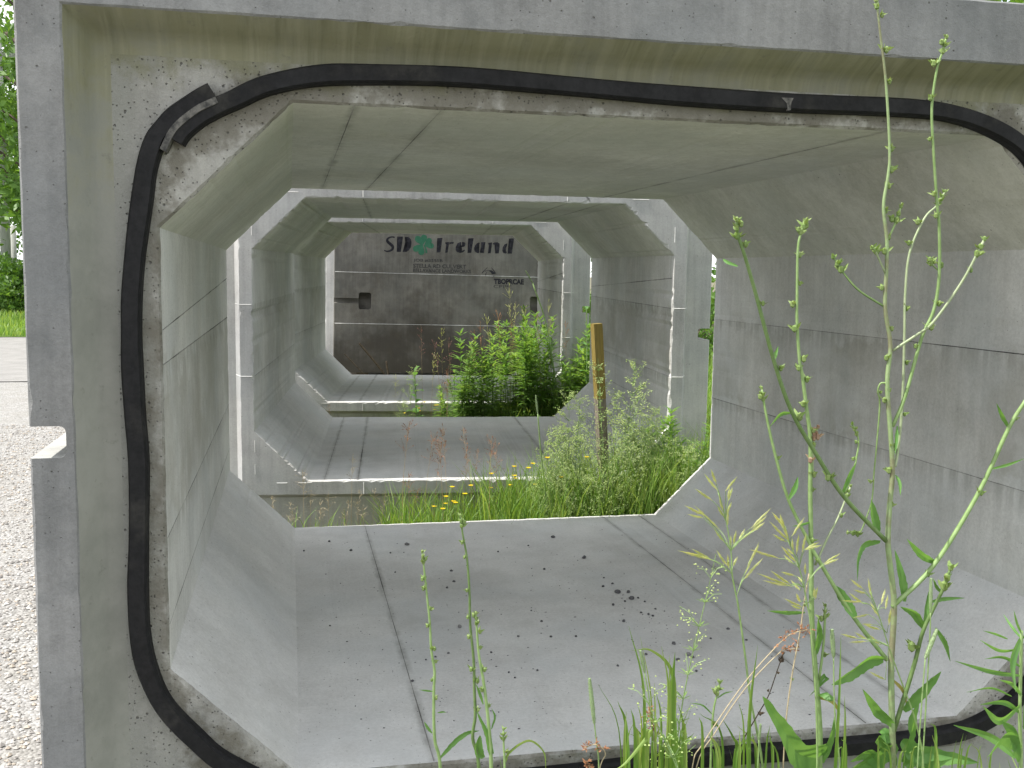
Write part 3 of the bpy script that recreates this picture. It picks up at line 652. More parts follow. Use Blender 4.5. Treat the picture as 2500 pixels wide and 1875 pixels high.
# ------------------------------------------------------------------ stake between the first two sections
SY = 2.98
tp = at(1456, 790, SY); bt = at(1478, 1249, SY); dr = (bt - tp).normalized(); bt = tp + dr * ((GZ + .01 - tp.z) / dr.z)
st = tag(empty('wooden_stake', bt), 'weathered square wooden stake with yellow painted top standing between two culvert sections', 'stake')
ax = (tp - bt); hgt = ax.length; ax.normalize()
yw = .075; q = Vector((0, 0, 1)).rotation_difference(ax).to_matrix() @ Matrix.Rotation(math.radians(6), 3, 'Z')
def prism(h0, h1, w, d, mat, name, g=0):
    m = MB(); n = 10; vs = []
    for i in range(n + 1):
        h = h0 + (h1 - h0) * i / n; j = .0006
        for x, y in ((-1, -1), (1, -1), (1, 1), (-1, 1)): vs.append(q @ Vector((x * (w / 2 + g) + rnd(-j, j), y * (d / 2 + g) + rnd(-j, j), h)))
    fs = [(i * 4 + a, i * 4 + (a + 1) % 4, i * 4 + 4 + (a + 1) % 4, i * 4 + 4 + a) for i in range(n) for a in range(4)] + [(3, 2, 1, 0), tuple(n * 4 + a for a in range(4))]
    m.add(vs, fs); return m.build(name, mat, st)
prism(-.15, hgt - .42,   .050, .052, M['stake'], 'post')
prism(hgt - .42, hgt, .050, .052, M['paint'], 'painted_top', .0004)

# ------------------------------------------------------------------ foreground weeds
def bud(m, p, r, n=6, up=Vector((0, 0, 1))):
    for i in range(n):
        a = rnd(0, 6.28); d = (Vector((math.cos(a), math.sin(a), rnd(.1, 1.1))) + up * .4).normalized(); l = r * rnd(.8, 1.5)
        m.leaf([p, p + d * l * .5, p + d * l], [r * .14, r * .24, 0.0004], Vector((rnd(-1, 1), rnd(-1, 1), rnd(-1, 1))), .3)
    m.ball(p + up * r * .3, r * .42, (1, 1, 1.4), 5, 3)
def px2m(px, Y): return px / FPX * (Y - CAM.y) / RF.y
class Weed:
    def __init__(s, name, label, cat, Y, base, group=None):
        s.Y = Y; b0 = at(base[0], base[1], Y); s.root = tag(empty(name, (b0.x, Y, GZ)), label, cat, group); s.off = Vector((b0.x, Y, GZ))
    def P(s, x, y, dy=0): return at(x, y, s.Y + dy) - s.off
    def stem(s, pts, w0, w1, mat='stem', nodes=0, budpx=16, tip=True, name='stem', toground=False, bend=.0, budmat='bud', first=.15, sag=0):
        n = len(pts); dyv = [bend * i / max(1, n - 1) for i in range(n)]
        K = [s.P(x, y, d) for (x, y), d in zip(pts, dyv)]
        if toground:
            lo = K[0]; d = (K[0] - K[1]).normalized(); d = (d + Vector((0, 0, -1.2))).normalized(); K = [Vector((lo.x + d.x * .15, lo.y, 0.0)), lo + (Vector((lo.x + d.x * .15, lo.y, 0)) - lo) * .5] + K
        S = spline(K, 5); k = len(S); r0, r1 = .43 * px2m(w0, s.Y), .43 * px2m(w1, s.Y)
        m = MB(); m.tube(S, [r0 + (r1 - r0) * (i / (k - 1)) for i in range(k)], 7); so = m.build(name, M[mat], s.root, True)
        if nodes or tip:
            m = MB(); r = px2m(budpx * 1.4, s.Y)
            i0 = 2 * 5 if toground else 0
            for j in range(nodes):
                t = first + (1 - first) * (j + rnd(.2, .8)) / max(nodes, 1); i = int(i0 + (k - 1 - i0) * min(t, .97)); p = S[i]
                sd = Vector((random.choice((-1, 1)), rnd(-.5, .5), .5)).normalized()
                bud(m, p + sd * r * .25, r * rnd(.45, .8), 5, sd)
            if tip:
                d = (S[-1] - S[-3]).normalized(); 
                for t in (0, .8, 1.5): bud(m, S[-1] - d * r * t, r * (.5 + .14 * t), 5, d)
            m.build('flower_bud', M[budmat], so)['kind'] = 'stuff'
        return S
    def leaf(s, pts, wpx, mat='leaf', fold=.3, shape='lance', twist=0, depth=0, teeth=0.12, side=None):
        n = len(pts); K = [s.P(x, y, depth * i / (n - 1)) for i, (x, y) in enumerate(pts)]
        S = spline(K, 7 if n > 2 else 14); k = len(S); w = px2m(wpx, s.Y) / 2
        prof = {'lance': lambda t: (math.sin(math.pi * min(1, t * .92 + .08)) ** .8) * (1 - .25 * t), 'arrow': lambda t: (1.15 - t) * (1 if t > .06 else .6) * (1.1 if t < .3 else .95), 'blade': lambda t: (1 - t) ** .6 * (.75 + .25 * min(1, t * 5)), 'oval': lambda t: math.sin(math.pi * min(1, t * .95 + .05)) ** .6}[shape]
        wid = [max(.0004, w * prof(i / (k - 1))) for i in range(k)]; wid[-1] = .0004
        t0 = (S[-1] - S[0]).normalized(); view = Vector((.0, 1, 0)); sd = t0.cross(view).normalized() if side is None else side
        sd = (sd + view * twist).normalized()
        m = MB(); m.leaf(S, wid, sd, fold, teeth); o = m.build('leaf', M[mat], s.root); return o

c1 = Weed('chicory', 'tallest branching weed with a thick grey-green stem in front of the right culvert wall', 'weed', -.36, (2180, 1875))
main = [(2180, 1875), (2178, 1765), (2176, 1623), (2183, 1479), (2172, 1370), (2168, 1320), (2172, 1236), (2179, 1153), (2174, 1055), (2166, 934), (2174, 843), (2161, 750), (2165, 645), (2165, 583), (2157, 503), (2168, 430), (2172, 366), (2163, 203), (2149, 81), (2138, -15)]
c1.stem(main, 23, 6, 'stemmain', 17, 17, True, toground=True, first=.3)
c1.stem([(2179, 1042), (2210, 967), (2250, 825), (2279, 760), (2293, 674), (2293, 554), (2288, 500), (2279, 366), (2275, 264), (2287, 171), (2300, 130), (2310, 94)], 12, 6, 'stem', 9, 17, name='branch', bend=-.05)
c1.stem([(2185, 1140), (2192, 1100), (2203, 988), (2208, 825), (2210, 717), (2221, 616), (2257, 533), (2286, 503), (2306, 470)], 10, 6, 'stempale', 6, 16, name='branch', bend=.05)
c1.stem([(2179, 856), (2242, 815), (2279, 786), (2351, 684), (2402, 587)], 9, 8, 'stempale', 2, 20, name='branch', bend=-.08)
c1.stem([(2161, 750), (2098, 710), (2062, 670), (2036, 630)], 7, 6, 'stemdark', 0, 20, name='branch', bend=.05)
c1.stem([(2161, 666), (2138, 616), (2130, 606)], 7, 5, 'stempale', 0, 18, name='branch', bend=-.02)
c1.stem([(2168, 583), (2185, 547), (2199, 507)], 7, 6, 'stem', 1, 19, name='branch')
c1.stem([(2293, 663), (2275, 645), (2270, 634)], 5, 4, 'stem', 0, 17, name='branch', bend=-.05)
c1.stem([(2165, 936), (2150, 936), (2143, 956), (2148, 988), (2139, 1100), (2134, 1153), (2129, 1218), (2116, 1262), (2098, 1301), (2072, 1301)], 6, 4, 'stem', 3, 14, name='branch', bend=.05)
c1.stem([(2163, 1321), (2062, 1215), (1989, 1103), (1931, 1001), (1888, 876), (1845, 717), (1819, 627), (1801, 572), (1799, 540)], 15, 9, 'stemdark', 6, 20, name='branch', bend=-.06)
c1.stem([(2178, 1482), (2279, 1381), (2387, 1207), (2463, 1045), (2506, 975)], 16, 12, 'stem', 3, 16, False, name='branch', bend=-.06)
c1.stem([(2182, 1785), (2231, 1627), (2255, 1538), (2300, 1444), (2320, 1390)], 16, 9, 'stemdark', 1, 28, name='branch', bend=-.05)
c1.stem([(2165, 1611), (2080, 1501), (2000, 1370), (1975, 1323), (1924, 1218), (1890, 1100), (1870, 1010), (1860, 950)], 15, 7, 'stem', 4, 15, name='branch', bend=.05)
c1.stem([(2062, 1205), (2083, 1150), (2091, 1117), (2096, 1074), (2082, 1037)], 7, 5, 'stem', 2, 15, name='branch')
for pts, w, shp, fold, tw in [
    ([(2157, 1611), (2120, 1612), (2080, 1640), (2030, 1672)], 44, 'oval', .5, .3), ([(2206, 1735), (2250, 1690), (2298, 1639)], 42, 'lance', .25, 0), ([(2186, 1774), (2140, 1735), (2106, 1682)], 30, 'lance', .4, .2),
    ([(2149, 1322), (2110, 1330), (2094, 1365), (2093, 1420)], 24, 'lance', .3, .4), ([(2208, 1469), (2200, 1410), (2184, 1342)], 26, 'lance', .5, 0), ([(2287, 1375), (2250, 1355), (2214, 1316)], 22, 'lance', .3, .3),
    ([(2255, 1534), (2232, 1498), (2198, 1481)], 24, 'lance', .5, .4), ([(2257, 1534), (2262, 1490), (2267, 1444)], 16, 'lance', .5, .3), ([(2283, 1534), (2305, 1570), (2320, 1615)], 18, 'lance', .5, .2),
    ([(2145, 1298), (2133, 1260), (2127, 1220)], 26, 'lance', .4, 0), ([(2088, 1508), (2060, 1462), (2031, 1424)], 34, 'lance', .35, 0), ([(1931, 1008), (1905, 1012), (1879, 1042)], 12, 'lance', .3, .3),
    ([(1926, 1218), (1940, 1190), (1948, 1164)], 17, 'lance', .4, .1), ([(2056, 1205), (2075, 1160), (2089, 1131)], 14, 'lance', .5, .2), ([(2190, 1820), (2140, 1850), (2060, 1890)], 62, 'lance', .3, .2), ([(2200, 1810), (2235, 1840), (2300, 1880)], 60, 'lance', .3, .2),
    ([(2186, 1160), (2195, 1180), (2198, 1210)], 14, 'lance', .4, .1), ([(2463, 1045), (2445, 1015), (2433, 985)], 13, 'lance', .5, .2), ([(2420, 1145), (2460, 1135), (2500, 1120)], 9, 'lance', .4, .3), ([(1801, 650), (1775, 640), (1765, 632)], 10, 'lance', .3, 0), ([(1888, 880), (1893, 865), (1900, 845)], 12, 'lance', .4, .1), ([(2270, 1470), (2310, 1462), (2355, 1460)], 12, 'lance', .3, .3),
    ([(2210, 1870), (2260, 1840), (2330, 1850)], 52, 'lance', .3, .3), ([(2240, 1880), (2300, 1850), (2390, 1862)], 46, 'lance', .3, .3), ([(2150, 1880), (2120, 1840), (2075, 1860)], 46, 'lance', .3, .3), ([(2230, 1800), (2225, 1760), (2245, 1710)], 26, 'lance', .4, .2), ([(2205, 1860), (2230, 1780), (2235, 1730)], 20, 'blade', .4, .1), ([(2186, 1800), (2150, 1800), (2190, 1870)], 50, 'oval', .3, .2), ([(2190, 1040), (2187, 1075), (2185, 1110)], 12, 'lance', .5, 0), ([(2300, 1448), (2285, 1432), (2278, 1412)], 10, 'lance', .5, .1)]:
    c1.leaf(pts, w, 'leaf', fold, shp, tw, rnd(-.05, .03))
c2 = Weed('chicory', 'slimmer branching weed whose stem top is reddish, left of the tallest weed', 'weed', -.33, (2001, 1875))
c2.stem([(2001, 1875), (2001, 1770), (1990, 1631), (1982, 1505), (1980, 1322), (1978, 1200), (1979, 1117), (1977, 1055), (1968, 990), (1959, 918), (1952, 880), (1946, 789), (1946, 717), (1948, 608), (1957, 565), (1968, 540)], 20, 6, 'stem', 14, 17, toground=True, first=.3, budmat='bud')
c2.stem([(1984, 1160), (1986, 1081), (1997, 1045)], 7, 5, 'stempale', 3, 16, name='branch', budmat='budpink')
c2.stem([(1990, 1380), (2022, 1310), (2047, 1262), (2076, 1189)], 8, 6, 'stempale', 1, 14, name='branch', bend=.02)
c2.stem([(2000, 1660), (2011, 1566), (2015, 1481)], 9, 7, 'stem', 2, 15, name='branch')
M['leafyellow'] = leafmat('yellowed_leaf', (.33, .33, .08), (.40, .34, .12), .4, .5, 25)
c2.leaf([(1992, 1700), (2030, 1712), (2052, 1745)], 14, 'leafyellow', .5, 'lance', .3)
c1.leaf([(2180, 1660), (2205, 1690), (2214, 1730)], 13, 'leafyellow', .5, 'lance', .3)
for pts, w, shp, fold, tw in [([(2005, 1852), (1950, 1840), (1915, 1785), (1862, 1700)], 88, 'arrow', .3, 0), ([(1965, 1495), (1920, 1495), (1873, 1491)], 14, 'lance', .4, .3), ([(1990, 1600), (2000, 1550), (1997, 1510)], 20, 'lance', .5, .2), ([(1990, 1690), (2010, 1660), (2016, 1655), (1975, 1700)], 20, 'lance', .6, .4), ([(2005, 1700), (2020, 1690), (2030, 1712)], 40, 'oval', .6, .3), ([(1978, 1275), (1960, 1280), (1935, 1285)], 8, 'lance', .4, 0), ([(2003, 1860), (2030, 1800), (2040, 1740)], 24, 'blade', .4, .1)]:
    c2.leaf(pts, w, 'leaf', fold, shp, tw, rnd(-.06, .02))
# three slim weeds at the lower left and a short one
for k, (lab, pts, w0) in enumerate([
    ('thin upright weed furthest left in the foreground, in front of the culvert floor', [(1075, 1875), (1061, 1802), (1059, 1688), (1061, 1639), (1053, 1587), (1049, 1517), (1042, 1452), (1036, 1395), (1031, 1349)], 11),
    ('darker thin weed reaching up to the far edge of the culvert floor', [(1169, 1875), (1154, 1802), (1160, 1749), (1158, 1680), (1156, 1607), (1148, 1526), (1146, 1444), (1140, 1363), (1130, 1306), (1124, 1261)], 12),
    ('thin upright weed with a thick lower stem, right of the darker thin weed', [(1199, 1875), (1193, 1770), (1181, 1668), (1169, 1599), (1164, 1534), (1162, 1499)], 14),
    ('shortest thin weed stub at the bottom edge beside an arching leaf', [(1232, 1875), (1230, 1830), (1229, 1782)], 10)]):
    w = Weed('thin_weed', lab, 'weed', -.30 - .02 * k, pts[0], 'thin upright weeds in front of the culvert floor')
    w.stem(pts, w0, 5, 'stemdark' if k == 1 else 'stem', [9, 9, 6, 1][k], 13, toground=True, first=.2)
    if k == 0:
        w.leaf([(1075, 1850), (1110, 1812), (1140, 1790), (1170, 1784)], 14, 'leaf', .3, 'lance', .2); w.leaf([(1055, 1790), (1043, 1775), (1036, 1762)], 8); w.leaf([(1058, 1688), (1040, 1686), (1024, 1684)], 5); w.leaf([(1068, 1740), (1080, 1738), (1090, 1739)], 5)
    if k == 1: w.leaf([(1180, 1850), (1168, 1830), (1172, 1795)], 22, 'leaf', .6, 'oval')
    if k == 2:
        w.leaf([(1199, 1840), (1188, 1790), (1163, 1735)], 18, 'leaf', .5, 'blade'); w.leaf([(1180, 1720), (1170, 1690), (1162, 1670)], 8); w.leaf([(1200, 1780), (1208, 1750), (1200, 1730)], 6)
    if k == 3: w.leaf([(1234, 1860), (1245, 1835), (1291, 1808), (1327, 1835), (1333, 1880)], 9, 'grasslt', .4, 'blade')

# goldenrod at the right edge
gr = Weed('goldenrod', 'leafy goldenrod at the right edge of the picture, close to the gasket corner', 'weed', -.55, (2492, 1875))
gr.stem([(2492, 1875), (2490, 1760), (2492, 1640), (2494, 1540)], 15, 10, 'stem', 0, 14, False, toground=True)
for pts, w in [([(2492, 1650), (2420, 1640), (2332, 1614)], 15), ([(2490, 1740), (2450, 1715), (2393, 1720)], 17), ([(2492, 1720), (2440, 1760), (2400, 1725)], 26), ([(2495, 1630), (2450, 1605), (2403, 1609)], 10), ([(2488, 1585), (2440, 1588), (2393, 1563)], 11), ([(2480, 1850), (2420, 1800), (2328, 1770)], 28), ([(2494, 1560), (2470, 1530), (2450, 1500)], 9), ([(2495, 1550), (2482, 1520), (2475, 1490)], 8), ([(2490, 1560), (2470, 1620), (2480, 1690)], 30), ([(2495, 1700), (2470, 1670), (2440, 1660)], 12), ([(2490, 1830), (2450, 1800), (2410, 1850)], 50), ([(2488, 1860), (2470, 1790), (2445, 1760)], 34), ([(2500, 1780), (2510, 1700), (2530, 1660)], 25), ([(2496, 1560), (2520, 1520), (2530, 1480)], 12), ([(2470, 1700), (2420, 1680), (2360, 1690)], 7), ([(2460, 1560), (2430, 1548), (2400, 1540)], 7)]:
    gr.leaf(pts, w, 'leaf', .25, 'lance', rnd(0, .4), rnd(-.08, .08), .05)

# brome grasses: every spikelet is a part
def spikelet_mesh(m, a, c, w):
    a, c = Vector(a), Vector(c); d = c - a; L_ = d.length; d.normalize(); s1 = d.cross(Vector((0, 1, 0))).normalized()
    for i in range(5):
        t = i / 5 * .55; sg = 1 if i % 2 else -1; p = a + d * L_ * t; q_ = a + d * L_ * min(1, t + .5) + s1 * sg * w * .35 * (1 - t)
        m.leaf([p, p.lerp(q_, .45) + s1 * sg * w * .45, q_], [w * .2, w * .42, .0003], Vector((0, 1, 0)) * .6 + s1 * .8, .35)
    m.tube([a, a + d * L_ * .5, c], [w * .16, w * .25, .0003], 5)
def brome(lab, Y, stem, groups, w0, spk):
    w = Weed('brome_grass', lab, 'grass plant', Y, stem[0], 'brome grasses with drooping pale spikelets')
    w.stem(stem, w0, 3, 'stem', 0, 10, False, toground=True)
    for node, sp in groups:
        for a, c in sp:
            dy = rnd(-.04, .04); A = w.P(*a, dy); Cc = w.P(*c, dy * 1.4); n0 = w.P(*node)
            m = MB(); mid_ = n0.lerp(A, .55) + Vector((0, 0, .006)); m.tube(spline([n0, mid_, A], 4), .0008, 4); m.mi = 1
            spikelet_mesh(m, A, Cc, px2m(spk * .42, Y)); m.build('spikelet', [M['stem'], M['brome']], w.root)
    return w
k = lambda x, y: (1640 + x / 4.148, 1150 + y / 4.148)
G1 = [(k(655, 1270), [(k(740, 1040), k(885, 715)), (k(745, 1070), k(925, 880)), (k(735, 1090), k(830, 990)), (k(800, 900), k(882, 750))]),
      (k(610, 1040), [(k(400, 900), k(60, 805)), (k(395, 895), k(200, 788)), (k(300, 860), k(110, 818)), (k(560, 960), k(450, 800)), (k(575, 980), k(565, 845)), (k(620, 960), k(665, 865))]),
      (k(600, 810), [(k(480, 590), k(225, 345)), (k(330, 450), k(130, 350)), (k(320, 475), k(160, 440)), (k(530, 720), k(430, 590)), (k(700, 690), k(870, 570)), (k(800, 580), k(1000, 378)), (k(800, 610), k(965, 450)), (k(840, 600), k(940, 518)), (k(670, 720), k(742, 580)), (k(590, 770), k(598, 650)), (k(625, 740), k(652, 600))]),
      (k(545, 500), [(k(530, 470), k(455, 340)), (k(515, 400), k(480, 240)), (k(555, 440), k(605, 310)), (k(570, 300), k(615, 160)), (k(570, 290), k(585, 170)), (k(545, 200), k(660, 58)), (k(465, 200), k(325, 25)), (k(410, 300), k(232, 178)), (k(450, 130), k(395, -20)), (k(560, 560), k(570, 400))])]
brome('left brome grass with a pale open seed head standing clear of the thick weeds', -.30, [(1862, 1875), (1832, 1704), (1820, 1607), (1803, 1485), k(655, 1270), k(610, 1040), k(600, 810), k(545, 480), k(470, 220)], G1, 9, 9)
G2 = [(k(1200, 760), [(k(1185, 710), k(985, 508)), (k(1180, 700), k(1095, 432)), (k(1150, 715), k(1020, 640)), (k(1215, 660), k(1345, 465)), (k(1140, 560), k(1010, 415)), (k(1120, 580), k(1095, 440))]),
      (k(1290, 980), [(k(1085, 885), k(788, 795)), (k(1260, 925), k(1105, 760)), (k(1240, 850), k(1160, 780)), (k(1320, 820), k(1360, 628)), (k(1262, 840), k(1285, 635)), (k(1345, 795), k(1522, 748)), (k(1350, 790), k(1497, 714)), (k(1225, 820), k(1218, 680)), (k(1230, 940), k(1130, 850))]),
      (k(1340, 1180), [(k(1210, 1170), k(860, 1035)), (k(1200, 1150), k(1000, 1010)), (k(1165, 1165), k(920, 1108)), (k(1325, 1130), k(1275, 1068)), (k(1350, 1050), k(1350, 928)), (k(1540, 935), k(1708, 832)), (k(1545, 945), k(1692, 886)), (k(1240, 1060), k(1105, 1022)), (k(1300, 1210), k(1200, 1100))]),
      (k(1370, 1350), [(k(1320, 1380), k(1135, 1290)), (k(1310, 1400), k(1200, 1355)), (k(1300, 1330), k(1260, 1240)), (k(1450, 1300), k(1475, 1170)), (k(1440, 1280), k(1445, 1180))])]
brome('middle brome grass with its seed head tangled round the slimmer weed stem', -.37, [(1995, 1875), (1992, 1700), (1985, 1600), k(1400, 1500), k(1370, 1350), k(1340, 1180), k(1290, 980), k(1200, 740), k(1150, 560)], G2, 8, 9)
k8 = lambda x, y: (1600 + x / 2.458, 1200 + y / 2.458)
G3 = [(k8(1330, 720), [(k8(1245, 672), k8(1160, 608)), (k8(1235, 665), k8(1118, 655)), (k8(1297, 640), k8(1275, 518)), (k8(1355, 675), k8(1380, 580)), (k8(1380, 705), k8(1395, 618)), (k8(1245, 585), k8(1168, 525)), (k8(1262, 612), k8(1190, 590)), (k8(1340, 750), k8(1285, 660))]),
      (k8(1390, 850), [(k8(1280, 738), k8(1188, 757)), (k8(1300, 800), k8(1240, 795)), (k8(1345, 830), k8(1255, 800)), (k8(1400, 800), k8(1412, 700))]),
      (k8(1400, 930), [(k8(1212, 882), k8(1112, 855)), (k8(1262, 900), k8(1165, 905)), (k8(1272, 890), k8(1195, 845)), (k8(1345, 920), k8(1285, 860)), (k8(1380, 1130), k8(1280, 1080))])]
brome('right brome grass with its seed head in front of the tallest weed stem', -.42, [(2255, 1875), (2235, 1760), k8(1480, 1150), k8(1410, 960), k8(1350, 770), k8(1290, 600)], G3, 7, 9)

# timothy grass heads
def timothy(lab, Y, head0, head1, stem, wpx):
    w = Weed('timothy_grass', lab, 'grass plant', Y, stem[0], 'timothy grasses with round green heads')
    w.stem(stem + [head0], 6, 4, 'stem', 0, 5, False, toground=True)
    A, B = w.P(*head0), w.P(*head1); m = MB(); n = 16; r = px2m(wpx, Y) / 2
    S = [A.lerp(B, i / n) for i in range(n + 1)]; m.tube(S, [r * .8 * math.sin(math.pi * min(.97, .08 + .86 * i / n)) ** .35 for i in range(n + 1)], 8)
    d = (B - A).normalized(); s1 = d.cross(Vector((0, 1, 0))).normalized(); s2 = d.cross(s1); ln = (B - A).length
    for i in range(260):
        t = rnd(.01, .99); a = rnd(0, 6.28); o_ = s1 * math.cos(a) + s2 * math.sin(a); rr = r * .8 * math.sin(math.pi * min(.97, .08 + .86 * t)) ** .35; p = A + d * ln * t + o_ * rr * .9
        m.leaf([p, p + (o_ * .9 + d).normalized() * r * .5], [r * .16, .0002], d.cross(o_), .2)
    m.build('seed_head', M['timothy'], w.root, False)['kind'] = 'stuff'
    return w
timothy('timothy grass with a long narrow head, leftmost, in front of the culvert floor', -.30, (1451, 1766), (1439, 1656), [(1462, 1875), (1457, 1820)], 14)
timothy('timothy grass head rising from the grass tuft below the stones', -.31, (1574, 1640), (1563, 1588), [(1600, 1875), (1586, 1720)], 11)
timothy('stout upright timothy head between the two thick weed stems', -.41, (2035, 1604), (2031, 1537), [(2050, 1875), (2038, 1740)], 15)
timothy('upright timothy head beside the right weed branch', -.40, (2272, 1494), (2273, 1412), [(2262, 1700), (2270, 1560)], 12)
timothy('slanting timothy head at the right weed branch, leaning to the right', -.44, (2259, 1607), (2288, 1536), [(2240, 1870), (2250, 1720)], 15)
timothy('short timothy head low down by the broad grass blade', -.35, (1853, 1806), (1857, 1768), [(1850, 1875), (1852, 1840)], 9)

# bedstraw
def bedstraw_mesh(h, nb, seed, spread=.16, nf=13, fs=1.2, wl=1.6):
    r = random.Random(seed); ms, ml, mf = MB(), MB(), MB()
    K = [Vector((0, 0, 0)), Vector((r.uniform(-.04, .04), r.uniform(-.04, .04), h * .5)), Vector((r.uniform(-.1, .1), r.uniform(-.08, .08), h))]; S = spline(K, 8)
    ms.tube(S, [.0022 - .0014 * i / (len(S) - 1) for i in range(len(S))], 4)
    for i in range(nb):
        t = .25 + .75 * (i + r.random()) / nb; p = S[min(len(S) - 1, int(t * (len(S) - 1)))]; a = r.uniform(0, 6.28); l = spread * (1.15 - t) * r.uniform(.6, 1.1) + .02
        e = p + Vector((math.cos(a) * l, math.sin(a) * l, l * r.uniform(.5, 1.1))); ms.tube([p, p.lerp(e, .5) + Vector((0, 0, .008)), e], .0007, 3)
        for _ in range(nf):
            q_ = p.lerp(e, r.uniform(.3, 1.05)) + Vector((r.uniform(-.013, .013), r.uniform(-.013, .013), r.uniform(-.008, .014))); mf.ball(q_, r.uniform(.0018, .0036) * fs, (1, 1, .8), 4, 2)
    for t in range(int(h / .028)):
        p = S[min(len(S) - 1, int(t * .028 / h * (len(S) - 1)))]
        for j in range(6):
            a = j * 1.047 + t; l = wl * r.uniform(.012, .022) * (1.2 - .5 * t * .028 / h); d = Vector((math.cos(a), math.sin(a), .35)); ml.leaf([p, p + d * l * .6, p + d * l], [.0009, .0018, .0002], Vector((-d.y, d.x, 0)), .2)
    return ms.mesh('stem', M['stem']), ml.mesh('whorled_leaves', M['bed']), mf.mesh('florets', M['floret'])
BED = [bedstraw_mesh(h, nb, s_) for h, nb, s_ in ((.62, 34, 1), (.78, 44, 2), (.9, 52, 3), (.7, 40, 4), (.55, 30, 5))]
BEDF = [bedstraw_mesh(h, nb, s_, .055, 7, .75, 1.35) for h, nb, s_ in ((.78, 34, 12), (.5, 22, 14))]
def bedstraw(loc, i, rz, sc, lab, group, lib=None):
    r_ = tag(empty('bedstraw', loc, (rnd(-.08, .08), rnd(-.08, .08), rz)), lab, 'wildflower', group); r_.scale = (sc, sc, sc)
    for nm, me in zip(('stem', 'whorled_leaves', 'florets'), (lib or BED)[i % len(lib or BED)]): tag(link(nm, me, r_), kind='stuff' if nm != 'stem' else None)
    return r_
p = at(1684, 1875, -.32); bedstraw((p.x, -.32, GZ), 0, .7, 1.19, 'bedstraw with tiny white florets in the foreground, right of the grass tuft', 'bedstraw plants in the foreground', BEDF)
p = at(1700, 1875, -.36); bedstraw((p.x, -.38, GZ), 1, 2.1, 1.35, 'low bright green bedstraw at the foot of the foreground bedstraw', 'bedstraw plants in the foreground', BEDF)

# dry grasses in front
def dry(lab, Y, pts, headn, mat='russet', w0=5, headlen=60, pend=1.0, group='dry brown seed grasses', bendy=0):
    w = Weed('dry_grass', lab, 'grass plant', Y, pts[0], group); S = w.stem(pts, w0, 3, 'straw', 0, 5, False, toground=True)
    m = MB(); k_ = len(S); hl = px2m(headlen, Y)
    tot = [0]
    for i in range(1, k_): tot.append(tot[-1] + (S[i] - S[i - 1]).length)
    for i in range(headn):
        d_ = tot[-1] - hl * rnd(0, 1); j = min(range(k_), key=lambda q_: abs(tot[q_] - d_)); p0 = S[j]; l = hl * rnd(.10, .28)
        e = p0 + Vector((rnd(-1, 1), rnd(-.6, .6), rnd(-.5, .9))).normalized() * l
        m.tube([p0, e], .0005, 3)
        for _ in range(4):
            q_ = p0.lerp(e, rnd(.4, 1.1)); dd = (e - p0).normalized() + Vector((rnd(-.5, .5), rnd(-.5, .5), rnd(-.4, .4))); dd.normalize(); ll = px2m(8, Y)
            m.leaf([q_, q_ + dd * ll * .5, q_ + dd * ll], [ll * .12, ll * .22, .0002], Vector((rnd(-1, 1), 1, rnd(-1, 1))), .3)
    m.build('seed_head', M[mat], w.root)['kind'] = 'stuff'; return w
dry('long dry stalk bent over to the right with brown seed tufts', -.36, [(1690, 1875), (1717, 1814), (1819, 1665), (1909, 1565), (1940, 1545), (1973, 1537)], 26, 'russet', 4, 85)
dry('second bent dry stalk just under the longer one', -.34, [(1700, 1875), (1745, 1790), (1820, 1680), (1905, 1592), (1935, 1585), (1952, 1580)], 20, 'russet', 4, 60)
dry('dark russet seed tuft above the grass blades', -.33, [(1600, 1875), (1595, 1800), (1582, 1728)], 34, 'russet', 4, 70)
dry('drooping russet seed tuft at the bottom beside the leftmost timothy', -.31, [(1462, 1890), (1478, 1840), (1455, 1818), (1425, 1826)], 26, 'russet', 4, 60)
dry('low russet seed tuft at the very bottom edge beside the leftmost timothy', -.32, [(1440, 1890), (1438, 1870), (1432, 1858)], 26, 'russet', 4, 30)
dw = Weed('dead_stalk', 'thin dead brown stalk with dry whorls between grass and weeds', 'dead stalk', -.34, (1790, 1875)); dw.stem([(1790, 1875), (1806, 1822), (1850, 1745), (1876, 1699), (1895, 1645), (1912, 1596)], 5, 3, 'twig', 5, 11, True, toground=True, budmat='twig', first=.35)
dw = Weed('dead_stalk', 'upright straw-coloured stalk left of the slimmer weed', 'dead stalk', -.35, (1912, 1875)); dw.stem([(1912, 1875), (1920, 1750), (1935, 1640), (1953, 1545), (1962, 1480), (1975, 1400)], 5, 4, 'straw', 2, 8, False, toground=True)
sw = Weed('thin_weed', 'small forked green weed right of the foreground bedstraw', 'weed', -.32, (1725, 1875)); sw.stem([(1735, 1875), (1737, 1800), (1742, 1735), (1752, 1690), (1757, 1668)], 9, 5, 'stem', 2, 16, toground=True); sw.leaf([(1740, 1745), (1715, 1722), (1685, 1716)], 5); sw.leaf([(1750, 1705), (1770, 1692), (1790, 1688)], 5)

